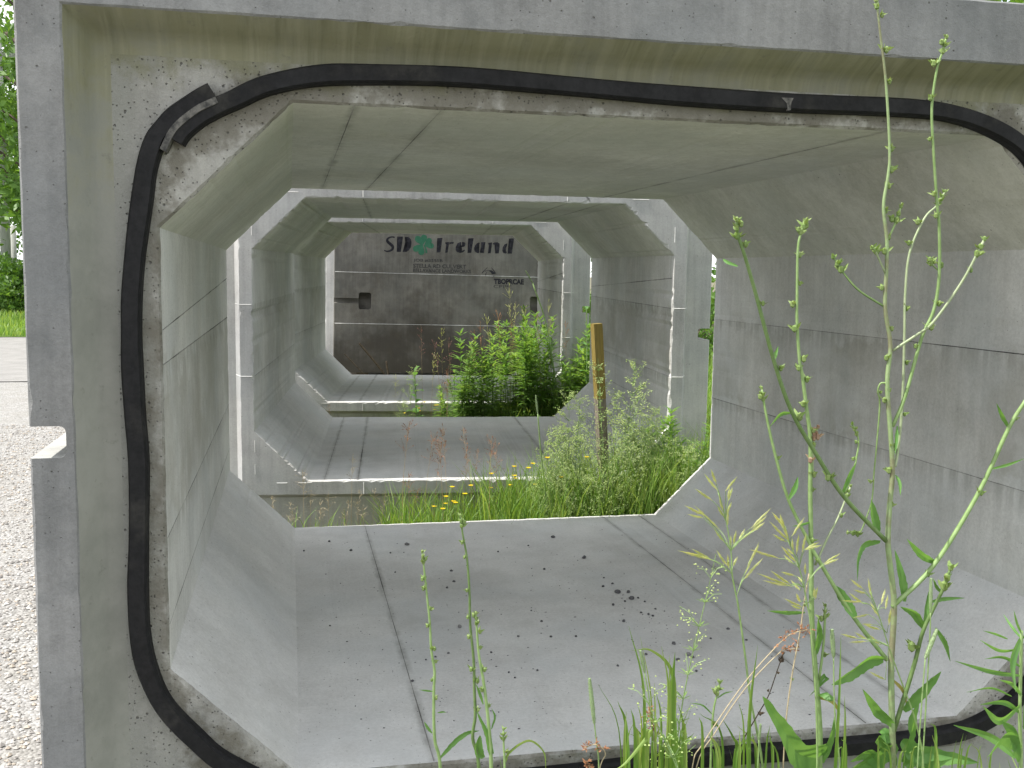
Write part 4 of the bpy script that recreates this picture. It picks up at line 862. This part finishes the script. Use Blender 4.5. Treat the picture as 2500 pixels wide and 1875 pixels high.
# grass tufts in front: blades long enough to pick out are parts of their tuft
def tuft(lab, Y, blades, base, group='grass tufts in front of the culvert'):
    w = Weed('grass_tuft', lab, 'grass plant', Y, base, group)
    for (x0, tops, wp, mt) in blades:
        n = len(tops); b0 = Vector((at(x0, 1875, Y).x - w.off.x + rnd(-.01, .01), rnd(-.05, .05), 0)); dv = rnd(-.06, .06)
        K = [b0, b0.lerp(w.P(*tops[0], dv * .5), .5)] + [w.P(x, y, dv) for x, y in tops]
        S = spline(K, 5); kk = len(S); ww = px2m(wp, Y) / 2
        wid = [max(.0003, ww * (.55 + .45 * min(1, 3 * i / kk)) * min(1, (1 - i / (kk - 1)) * 2.2) ** .8) for i in range(kk)]
        t = (S[-1] - S[0]).normalized(); sd = (t.cross(Vector((0, 1, 0))) + Vector((0, rnd(-.7, .7), 0))).normalized()
        m = MB(); m.leaf(S, wid, sd, .35); m.build('blade', M[mt], w.root)
    return w
B1 = [(1560, [(1573, 1700), (1535, 1528)], 9, 'grass'), (1600, [(1590, 1720), (1563, 1555)], 8, 'grasslt'), (1640, [(1632, 1700), (1615, 1578)], 8, 'grasslt'), (1655, [(1645, 1760), (1640, 1640), (1590, 1588), (1542, 1588)], 11, 'grasslt'), (1650, [(1640, 1700), (1648, 1592)], 19, 'grass'), (1640, [(1636, 1730), (1634, 1600)], 10, 'grasslt'), (1545, [(1530, 1790), (1508, 1712)], 12, 'grass'), (1550, [(1510, 1780), (1460, 1670)], 5, 'grass'), (1600, [(1600, 1780), (1598, 1668)], 8, 'grasslt'), (1615, [(1614, 1770), (1602, 1690)], 8, 'grass'), (1670, [(1668, 1790), (1656, 1720)], 9, 'grass'), (1590, [(1580, 1810), (1585, 1795), (1530, 1860), (1500, 1880)], 12, 'grasslt'), (1580, [(1550, 1790), (1540, 1730)], 9, 'grass'), (1570, [(1566, 1790), (1556, 1715)], 8, 'grasslt'), (1560, [(1560, 1820), (1550, 1770)], 14, 'grasslt'), (1620, [(1640, 1840), (1600, 1850), (1640, 1815)], 8, 'grasslt')]
for i in range(26):
    x = rnd(1530, 1680); B1.append((x, [(x + rnd(-15, 15), rnd(1800, 1850)), (x + rnd(-35, 35), rnd(1715, 1800))], rnd(5, 11), random.choice(('grass', 'grasslt', 'grass'))))
tuft('dense tuft of green grass blades at the bottom, right of the leftmost timothy', -.33, B1, (1600, 1875))
B2 = [(1838, [(1828, 1760), (1850, 1575)], 16, 'grass'), (1835, [(1815, 1790), (1803, 1713)], 10, 'grass'), (1845, [(1870, 1830), (1880, 1770)], 10, 'grass'), (1780, [(1762, 1800), (1708, 1742)], 9, 'grass'), (1720, [(1715, 1800), (1706, 1750)], 9, 'grass'), (1815, [(1800, 1840), (1790, 1800), (1762, 1752)], 10, 'grass'), (1858, [(1850, 1850), (1830, 1800), (1800, 1772)], 7, 'grasslt')]
for i in range(16):
    x = rnd(1740, 1900); B2.append((x, [(x + rnd(-12, 12), rnd(1835, 1865)), (x + rnd(-40, 40), rnd(1770, 1840))], rnd(5, 10), random.choice(('grass', 'grasslt', 'grass'))))
tuft('grass tuft with one broad upright blade, left of the arrow-shaped leaf', -.36, B2, (1838, 1875))
B3 = [(2060, [(2048, 1720), (2053, 1553)], 9, 'grass'), (2075, [(2062, 1800), (2062, 1700)], 10, 'grasslt'), (2300, [(2285, 1800), (2272, 1765)], 10, 'grass'), (2320, [(2340, 1850), (2352, 1790)], 10, 'grass'), (2290, [(2290, 1860), (2276, 1795)], 8, 'grasslt'), (2400, [(2395, 1860), (2370, 1815)], 6, 'grasslt')]
for i in range(22):
    x = rnd(2030, 2460); B3.append((x, [(x + rnd(-12, 12), rnd(1840, 1868)), (x + rnd(-30, 30), rnd(1790, 1850))], rnd(5, 10), random.choice(('grass', 'grasslt'))))
tuft('sparse grass blades round the foot of the tallest weed', -.44, B3, (2200, 1875))

# ------------------------------------------------------------------ plants between the sections
def grass_stuff(name, n, pos, hfun, mats, wid=.0045, lean=.35, seed=0, zf=gz):
    """n curved blades, one mesh"""
    r = np.random.RandomState(seed); XY = np.array([pos(r) for _ in range(n)]); h = np.array([hfun(x, y, r) for x, y in XY]); a = r.uniform(0, 6.283, n); ln = h * r.uniform(.05, lean, n)
    z0 = np.array([zf(x, y) for x, y in XY]); w = wid * r.uniform(.6, 1.3, n); ts = np.array([0, .35, .7, 1.0]); V = np.zeros((n, 7, 3))
    ca, sa = np.cos(a), np.sin(a); b2 = a + r.uniform(-1.2, 1.2, n) + 1.57; cb, sb = np.cos(b2), np.sin(b2)
    for i, t in enumerate(ts):
        cx = XY[:, 0] + ca * ln * t * t; cy = XY[:, 1] + sa * ln * t * t; cz = z0 - .01 + h * (t - .12 * t ** 3)
        ww = w * (1, .95, .6, 0)[i]
        if i < 3: V[:, 2 * i] = np.stack([cx - cb * ww, cy - sb * ww, cz], 1); V[:, 2 * i + 1] = np.stack([cx + cb * ww, cy + sb * ww, cz], 1)
        else: V[:, 6] = np.stack([cx, cy, cz], 1)
    tri = np.array([[0, 1, 3], [0, 3, 2], [2, 3, 5], [2, 5, 4], [4, 5, 6]]); F = (tri[None] + (np.arange(n) * 7)[:, None, None]).reshape(-1, 3)
    mi = np.repeat(r.randint(0, len(mats), n), 5)
    return tag(link(name, np_mesh(name, V.reshape(-1, 3), F, mats, mi)), kind='stuff')
GM = [M['grass'], M['grasslt']]
def gap1(r): return (r.uniform(-1.5, 2.6), r.uniform(2.52, 3.36))
def h1(x, y, r):
    lv = (.19, .33) if x < -.42 else ((.26, .50) if x < .15 else ((.34, .64) if x < .55 else (.45, .80))); return r.uniform(*lv) * (1 if r.rand() > .4 else .7)
grass_stuff('meadow_grass', 5600, lambda r: (r.uniform(-.45, 2.4), r.uniform(2.56, 3.3)), h1, GM, .0036, .5, 1)
grass_stuff('meadow_grass', 420, lambda r: (r.uniform(-1.5, -.42), r.uniform(2.56, 3.3)), h1, GM, .0036, .6, 11)
grass_stuff('meadow_grass', 950, lambda r: (r.uniform(.05, 2.1), r.uniform(2.6, 3.25)), lambda x, y, r: r.uniform(.42, .68) + .25 * min(1, max(0, x - .3)), GM, .0044, .45, 2)
grass_stuff('meadow_grass', 3600, lambda r: (r.uniform(-1.3, 3.0), r.uniform(6.05, 6.75)), lambda x, y, r: r.uniform(.15, .36) + .35 * min(1, max(0, x - .3)), GM, .0046, .5, 3)
grass_stuff('meadow_grass', 700, lambda r: (r.uniform(-1.5, 3.2), r.uniform(9.5, 11.4)), lambda x, y, r: r.uniform(.08, .25), GM, .006, .5, 4)
grass_stuff('meadow_grass', 800, lambda r: (r.uniform(-1.2, 2.6), r.uniform(-.65, -.14)), lambda x, y, r: r.uniform(.12, .42), GM, .0036, .4, 5)
grass_stuff('meadow_grass', 9000, lambda r: (r.uniform(2.1, 7), r.uniform(.5, 14)), lambda x, y, r: r.uniform(.25, .75), GM, .008, .5, 6)
grass_stuff('verge_grass', 9000, lambda r: (r.uniform(-14, -5), r.uniform(23.3, 31)), lambda x, y, r: r.uniform(.12, .3) + .04 * (y - 23), GM, .02, .5, 7)
grass_stuff('yard_weeds', 260, lambda r: (lambda c: (c[0] + r.normal(0, .10), c[1] + r.normal(0, .16)))([(-1.72, 2.4), (-1.66, 3.9), (-1.9, 3.2), (-2.3, 5.2), (-1.62, 1.7)][r.randint(5)]), lambda x, y, r: r.uniform(.03, .09), GM, .004, .8, 8)

def between(px, Y, lo=GZ): p = at(px, 1250, Y); return (p.x, Y, gz(p.x, Y))
# bedstraw clumps in the first gap
i = 0
for px in (1345, 1372, 1400, 1425, 1512, 1535, 1560, 1585, 1610, 1640, 1670, 1700, 1500, 1550, 1620, 1655, 1690, 1385, 1330, 1715, 1320, 1340, 1360, 1390, 1410, 1520, 1545, 1570, 1600, 1625, 1645, 1415, 1480, 1505, 1530, 1350, 1490, 1500, 1515, 1525, 1540, 1555, 1565, 1580, 1590, 1605, 1615, 1630, 1650, 1660, 1680, 1705, 1375, 1395, 1430, 1440):
    Y = rnd(2.62, 3.2); hs = (1.12 if 1475 < px < 1560 else .85) * rnd(.85, 1.1) if px > 1470 else rnd(.75, 1.1)
    bedstraw(between(px, Y), i, rnd(0, 6), hs * 1.05, 'frothy pale green bedstraw growing to the %s of the wooden stake' % ('left' if px < 1455 else 'right'), 'bedstraw between the first two sections'); i += 1
# buttercups
def buttercup_mesh(h, seed):
    r = random.Random(seed); m = MB(); K = [Vector((0, 0, 0)), Vector((r.uniform(-.03, .03), 0, h * .5)), Vector((r.uniform(-.05, .05), r.uniform(-.04, .04), h))]; S = spline(K, 5); m.tube(S, .0012, 4)
    f = MB(); c = S[-1]
    for j in range(5):
        a = j * 1.2566 + r.random() * .2; d = Vector((math.cos(a), math.sin(a), .45)).normalized(); f.leaf([c, c + d * .007, c + d * .0125], [.002, .0062, .0042], Vector((-d.y, d.x, 0)), .15)
    f.ball(c + Vector((0, 0, .002)), .0028, (1, 1, 1), 5, 3); return m.mesh('stem', M['stem']), f.mesh('flower', M['yellow'])
BC = [buttercup_mesh(h, s_) for h, s_ in ((.34, 1), (.42, 2), (.5, 3))]
def buttercup(px, py, Y, lab, grp):
    p = at(px, py, Y); i_ = random.randrange(3); hh = (.34, .42, .5)[i_]; z0 = gz(p.x, Y); r_ = tag(empty('buttercup', (p.x, Y, z0), (0, 0, rnd(0, 6))), lab, 'wildflower', grp); s_ = (p.z - z0) / hh; r_.scale = (1.25, 1.25, s_)
    for nm, me in zip(('stem', 'flower'), BC[i_]): link(nm, me, r_)
for px, py in ((1067, 1212), (1075, 1225), (1083, 1229), (1064, 1238), (1080, 1249), (1218, 1163), (1226, 1165), (1226, 1183), (1284, 1144), (1298, 1134), (1225, 1141), (1374, 1165), (1188, 1198), (1410, 1118), (1110, 1190), (1135, 1205), (1150, 1180), (1255, 1175), (1310, 1185), (1095, 1232), (1340, 1120)):
    buttercup(px, py, rnd(2.65, 3.1), 'yellow buttercup flowering in the grass between the first two culvert sections', 'buttercups between the first two sections')
for px, py in ((1032, 984), (1052, 988), (1019, 997), (1022, 1004), (994, 1011), (1050, 982), (1058, 992), (1042, 1000)):
    buttercup(px, py, rnd(6.1, 6.5), 'yellow buttercup flowering before the third culvert section', 'buttercups before the third section')
# red-brown seed grasses: shared meshes
def panicle_mesh(h, seed, sprd=.05, hl=.16):
    r = random.Random(seed); m = MB(); K = [Vector((0, 0, 0)), Vector((r.uniform(-.02, .02), 0, h * .5)), Vector((r.uniform(-.06, .06), r.uniform(-.03, .03), h))]; S = spline(K, 7); m.tube(S, [.0013 - .0008 * i_ / (len(S) - 1) for i_ in range(len(S))], 4)
    f = MB()
    for j in range(22):
        t = 1 - hl / h * r.random(); p = S[min(len(S) - 1, int(t * (len(S) - 1)))].lerp(S[-1], r.random() * .3); e = p + Vector((r.uniform(-1, 1), r.uniform(-1, 1), r.uniform(.1, 1.3))).normalized() * sprd * r.uniform(.4, 1); f.tube([p, e], .0004, 3)
        for _ in range(3):
            q_ = p.lerp(e, r.uniform(.5, 1.1)); d = ((e - p).normalized() + Vector((r.uniform(-.4, .4), r.uniform(-.4, .4), r.uniform(-.2, .4)))).normalized(); f.leaf([q_, q_ + d * .004, q_ + d * .009], [.0006, .0014, .0002], Vector((r.uniform(-1, 1), r.uniform(-1, 1), .1)), .3)
    return m, f
PAN = []
for s_ in range(5):
    m, f = panicle_mesh(.6, s_, (.04, .055, .03, .045, .05)[s_]); PAN.append((m.mesh('stem', M['grassdry']), [f.mesh('seed_head', M[x]) for x in ('russet', 'plum', 'brome', 'straw')]))
def panicle(px, py, Y, col, lab, grp):
    p = at(px, py, Y); i_ = random.randrange(5); z0 = gz(p.x, Y); r_ = tag(empty('seed_grass', (p.x, Y, z0), (0, 0, rnd(0, 6))), lab, 'grass plant', grp); s_ = (p.z - z0) / .6; r_.scale = (max(.8, min(1.3, s_)),) * 2 + (s_,)
    link('stem', PAN[i_][0], r_); link('seed_head', PAN[i_][1][col], r_)['kind'] = 'stuff'
for px, py in ((1098, 1045), (1160, 1040), (1195, 1065), (1216, 1072), (1090, 1080), (1060, 1040), (856, 1117), (1000, 1150), (870, 1190), (795, 1225), (800, 1200), (835, 1215), (905, 1195), (880, 1225), (925, 1200), (755, 1205), (780, 1240), (725, 1225), (700, 1245), (1010, 1190), (985, 1025), (742, 1145), (655, 1205), (1130, 1100), (1046, 1060), (1150, 1095), (850, 1240), (890, 1240), (715, 1260), (680, 1235)):
    panicle(px, py, rnd(2.6, 3.2), 3 if px < 935 else 0, 'dry reddish seed grass between the first two culvert sections', 'reddish seed grasses between the first two sections')
for px, py, c_ in ((1037, 795, 1), (1085, 800, 2), (1073, 833, 1), (1107, 833, 1), (1162, 803, 0), (1092, 893, 0), (1245, 735, 2), (1250, 700, 2), (1262, 780, 0), (1090, 930, 0), (1085, 985, 0), (960, 915, 2), (1075, 905, 1), (1050, 860, 2), (1180, 790, 0), (1098, 1000, 0), (810, 985, 0), (1200, 770, 2), (1225, 760, 0), (1330, 760, 1), (1350, 740, 2), (1385, 780, 0), (1170, 840, 2), (1150, 870, 0), (1290, 750, 2)):
    panicle(px, py, rnd(6.1, 6.6), c_, 'slender seed grass standing before the third culvert section', 'seed grasses before the third section')
# leafy goldenrod thicket in the second gap
def golden_mesh(h, seed, leafl=.125, n=84, wide=.0092):
    r = random.Random(seed); ms = MB(); ml = MB(); K = [Vector((0, 0, 0)), Vector((r.uniform(-.04, .04), r.uniform(-.04, .04), h * .55)), Vector((r.uniform(-.09, .09), r.uniform(-.07, .07), h))]; S = spline(K, 8); k_ = len(S); ms.tube(S, [.0035 - .0022 * i_ / (k_ - 1) for i_ in range(k_)], 5)
    for j in range(n):
        t = .12 + .88 * (j / n) ** .85; p = S[min(k_ - 1, int(t * (k_ - 1)))].lerp(S[min(k_ - 1, int(t * (k_ - 1)) + 1)], r.random()); a = j * 2.4 + r.uniform(-.3, .3); l = leafl * r.uniform(.75, 1.2) * (1.05 - .55 * max(0, t - .6) / .4); el = .15 + 1.3 * max(0, t - .55); d = Vector((math.cos(a), math.sin(a), el)).normalized(); dn = Vector((0, 0, -l * .28 * (1.1 - t)))
        ml.leaf([p, p + d * l * .35, p + d * l * .7 + dn * .4, p + d * l + dn], [wide * .4, wide, wide * .75, .0003], Vector((-d.y, d.x, 0)), .3)
    return ms.mesh('stem', M['stemdark']), ml.mesh('foliage', M['golden2' if seed % 2 else 'golden'])
GOLD = [golden_mesh(h, s_) for h, s_ in ((1.0, 1), (1.08, 2), (.92, 3), (1.15, 4), (.8, 5), (.95, 6))]
for j in range(120):
    px = rnd(1125, 1540); Y = rnd(6.1, 6.75); x, Yy, z = between(px, Y); hgt_ = rnd(.74, 1.12) * (1 if px > 1200 else .86); r_ = tag(empty('goldenrod', (x, Y, z), (rnd(-.1, .1), rnd(-.1, .1), rnd(0, 6))), 'leafy green goldenrod stem in the thicket before the third culvert section', 'weed', 'goldenrod thicket before the third section')
    r_.scale = (1, 1, hgt_); 
    for nm, me in zip(('stem', 'foliage'), GOLD[j % 6]): tag(link(nm, me, r_), kind='stuff' if nm != 'stem' else None)
for j in range(22):
    x, Y = rnd(1.05, 2.2), rnd(2.75, 3.25); r_ = tag(empty('goldenrod', (x, Y, GZ), (0, 0, rnd(0, 6))), 'leafy green goldenrod stem in the grass right of the wooden stake', 'weed', 'goldenrod at the right of the first gap'); r_.scale = (1, 1, rnd(.5, .75))
    for nm, me in zip(('stem', 'foliage'), GOLD[j % 6]): tag(link(nm, me, r_), kind='stuff' if nm != 'stem' else None)
for j in range(16):
    px = rnd(1060, 1200); Y = rnd(6.15, 6.7); x, Yy, z = between(px, Y); r_ = tag(empty('goldenrod', (x, Y, z), (rnd(-.15, .15), rnd(-.1, .1), rnd(0, 6))), 'short leafy stem at the left fringe of the goldenrod thicket', 'weed', 'goldenrod fringe left of the thicket'); r_.scale = (.8, .8, rnd(.42, .7))
    for nm, me in zip(('stem', 'foliage'), GOLD[j % 6]): tag(link(nm, me, r_), kind='stuff' if nm != 'stem' else None)
# broad-leaved plants (milkweed)
def milkweed(px, py, Y, n, ll, lab, mat='leaf'):
    p = at(px, py, Y); z0 = gz(p.x, Y); h = p.z - z0; r_ = tag(empty('milkweed', (p.x, Y, z0)), lab, 'weed', 'broad-leaved weeds before the third section'); m = MB(); S = spline([Vector((0, 0, 0)), Vector((.015, 0, h * .5)), Vector((0, 0, h))], 8); m.tube(S, .005, 6); m.build('stem', M['stem'], r_)
    for j in range(n):
        t = .45 + .55 * j / (n - 1); c = S[min(len(S) - 1, int(t * (len(S) - 1)))]; a = j * 1.57 + (j // 2) * .35 + rnd(-.2, .2); d = Vector((math.cos(a), math.sin(a), .5 + .7 * (t > .9))).normalized(); l = ll * rnd(.8, 1.1) * (1.1 - .5 * (t - .45)); w = l * .25
        q_ = [c, c + d * l * .3, c + d * l * .65 + Vector((0, 0, -.01)), c + d * l + Vector((0, 0, -.03))]; S2 = spline(q_, 3); kk = len(S2); mm = MB(); mm.leaf(S2, [max(.0004, w * math.sin(math.pi * (.06 + .94 * i_ / (kk - 1))) ** .7) for i_ in range(kk)], Vector((-d.y, d.x, 0)), .2); mm.build('leaf', M[mat], r_)
milkweed(1012, 905, 6.25, 12, .105, 'broad-leaved weed left of the thicket with paired bright green leaves')
milkweed(1310, 785, 6.3, 10, .115, 'broad-leaved weed standing above the thicket with rounded top leaves')
milkweed(1432, 755, 6.2, 9, .10, 'broad-leaved weed partly hidden behind the right wall edge above the thicket')
bedstraw(between(1000, 6.2), 1, 1.0, 1.0, 'bedstraw with a leaning white flower spike beside the broad-leaved weed', 'bedstraw before the third section')
bedstraw(between(975, 6.3), 0, 2.0, .75, 'low bedstraw at the left end of the third section gap', 'bedstraw before the third section')
timothy('tall timothy grass with a yellowed head against the dark lettered wall', 6.3, (1300, 690), (1283, 660), [(1365, 1000), (1335, 800)], 4)
timothy('thin timothy grass left of the stake, pointing up in front of the thicket', 2.75, (1313, 1010), (1308, 965), [(1335, 1240), (1320, 1100)], 6)
# shaded plants and dead stalks at the foot of the lettered wall
for j in range(12):
    px = rnd(1110, 1420); Y = rnd(10.5, 11.3); x, Yy, z = between(px, Y); r_ = tag(empty('goldenrod', (x, Y, z), (rnd(-.1, .1), rnd(-.1, .1), rnd(0, 6))), 'shaded leafy weed at the foot of the lettered wall', 'weed', 'weeds at the foot of the lettered wall'); r_.scale = (1.2, 1.2, rnd(.7, 1.15))
    for nm, me in zip(('stem', 'foliage'), GOLD[j % 6]): tag(link(nm, me, r_), kind='stuff' if nm != 'stem' else None)
for lab, a, c, w_, Y in (('thick dead stalk leaning left against the lettered wall', (925, 900), (877, 838), 6, 10.8), ('thin dead twig leaning left near the foot of the lettered wall', (862, 888), (841, 864), 3, 10.9), ('short dark broken stalk near the foot of the lettered wall', (945, 905), (943, 882), 5, 10.8)):
    A, B = at(*a, Y), at(*c, Y); A = A + (A - B) * .0; d = (A - B).normalized(); A = A + d * ((gz(A.x, Y) - A.z) / d.z if d.z < -.1 else 0)
    m = MB(); m.tube(spline([Vector((0, 0, 0)), (B - A) * .5 + Vector((.01, 0, .01)), B - A], 5), [px2m(w_, Y) / 2] * 11, 6); o = m.build('dead_stalk', M['twig'], None); o.location = A; tag(o, lab, 'dead stalk')

# ------------------------------------------------------------------ trees, pole and shrubs
def crown_mesh(seed, cz, rx, rz, nclump, nleaf, ls, droop=0):
    r = np.random.RandomState(seed); V = []; c = []
    for _ in range(nclump):
        d = r.normal(0, 1, 3); d /= np.linalg.norm(d); q_ = r.uniform(.35, 1.0) ** .6; c.append([d[0] * rx * q_, d[1] * rx * q_, cz + d[2] * rz * q_])
    c = np.array(c); n = nclump * nleaf; cc = np.repeat(c, nleaf, 0); p = cc + r.normal(0, 1, (n, 3)) * np.array([.62, .62, .26]) * rx * .26
    p[:, 2] -= droop * np.abs(r.normal(0, 1, n)) * .5
    a = r.normal(0, 1, (n, 3)); a /= np.linalg.norm(a, axis=1, keepdims=True); b_ = np.cross(a, r.normal(0, 1, (n, 3))); b_ /= np.linalg.norm(b_, axis=1, keepdims=True); s = ls * r.uniform(.6, 1.3, (n, 1))
    V = np.stack([p - a * s, p + b_ * s * .45, p + a * s, p - b_ * s * .45], 1).reshape(-1, 3); F = np.arange(n * 4).reshape(-1, 4)
    return np_mesh('crown', V, F, M['crown']), c
def trunk_mesh(h, r0, c, seed, mat, nl=14):
    r = random.Random(seed); m = MB(); S = spline([Vector((0, 0, -.2)), Vector((r.uniform(-.1, .1), r.uniform(-.1, .1), h * .5)), Vector((r.uniform(-.3, .3), r.uniform(-.3, .3), h))], 6); m.tube(S, [r0 * (1 - .85 * i_ / (len(S) - 1)) for i_ in range(len(S))], 8)
    for q_ in sorted(c.tolist(), key=lambda _: r.random())[:nl]:
        q_ = Vector(q_); t = max(.15, min(.95, (q_.z - .8) / h)); p = S[int(t * (len(S) - 1))]; m.tube(spline([p, p.lerp(q_, .5) + Vector((0, 0, .3)), q_], 4), [r0 * .28 * (1 - .8 * i_ / 8) for i_ in range(9)], 5)
    return m.mesh('trunk', mat)
TREES = []
for s_, (h, cz, rx, rz, bark) in enumerate(((13, 7.4, 3.6, 5.6, 'barkdark'), (11, 6.2, 3.2, 4.8, 'bark'), (15, 8.6, 4.0, 6.4, 'barkdark'))):
    cm, c = crown_mesh(s_ + 5, cz, rx, rz, 90, 110, .14, .5); TREES.append((trunk_mesh(h, .2, c, s_, M[bark], 26), cm))
def tree(x, y, k_, sc, rz_, lab, grp='trees beyond the road'):
    r_ = tag(empty('broadleaf_tree', (x, y, gz(x, y)), (0, 0, rz_)), lab, 'tree', grp); r_.scale = (sc,) * 3
    for nm, me in zip(('trunk', 'crown'), TREES[k_]): tag(link(nm, me, r_), kind='stuff' if nm == 'crown' else None)
p = at(38, 600, 30); tree(p.x + .6, 30, 0, 1.0, .5, 'drooping leafy tree nearest the left edge of the near culvert section')
p = at(5, 600, 41); tree(p.x - 1.5, 41, 1, 1.25, 2.0, 'pale-barked tree standing further back at the left edge of the picture')
for j, (x, y, k_) in enumerate(((-20, 33, 2), (-27, 38, 0), (-5, 47, 1), (0, 50, 2), (6, 44, 0), (13, 40, 1), (19, 34, 2), (17, 24, 0), (23, 15, 1), (3.5, 19, 0), (9, 17.5, 2), (-15, 52, 2), (26, 4, 2), (-34, 28, 1))):  # the two close behind the lettered unit are unseen, added to block skylight
    tree(x, y, k_, rnd(.85, 1.2), rnd(0, 6), 'leafy tree in the line of trees around the yard')
p = at(14, 640, 33); m = MB(); m.tube([(0, 0, -.3), (.02, 0, 4.5), (.0, 0, 9)], [.17, .15, .12], 12); m.mi = 0
po = tag(empty('utility_pole', (p.x, 33, gz(p.x, 33))), 'weathered grey utility pole standing in the grass at the left edge', 'utility pole'); m.build('pole', M['pole'], po, True)
m = MB(); m.box((0, -.16, 8.2), (1.8, .1, .12)); m.build('cross_arm', M['pole'], po)
p = at(34, 640, 34); m = MB(); m.tube([(0, 0, -.3), (0, 0, 3.0)], [.10, .10], 10); tag(m.build('fence_post', M['pole'], None, True), 'slim pale post just right of the utility pole', 'post').location = (p.x, 34, gz(p.x, 34))
cm, c = crown_mesh(77, .75, .9, .7, 40, 70, .055, .1); stm = trunk_mesh(.8, .04, c, 77, M['barkdark'], 16)
def shrub(x, y, sc, lab, grp):
    r_ = tag(empty('shrub', (x, y, gz(x, y)), (0, 0, rnd(0, 6))), lab, 'shrub', grp); r_.scale = (sc, sc, sc * rnd(.8, 1.2)); link('stems', stm, r_); link('crown', cm, r_)['kind'] = 'stuff'
for j in range(9):
    p = at(-40 + 22 * j, 690, 31 + (j % 3)); shrub(p.x, 31 + (j % 3), rnd(1.0, 1.5), 'low green shrub along the far side of the road', 'shrubs along the road')
for j in range(12): shrub(4.5 + rnd(0, 6), 10.5 + j * 1.3, rnd(.7, 1.2), 'green shrub on the lawn to the right of the culvert sections', 'shrubs on the right lawn')
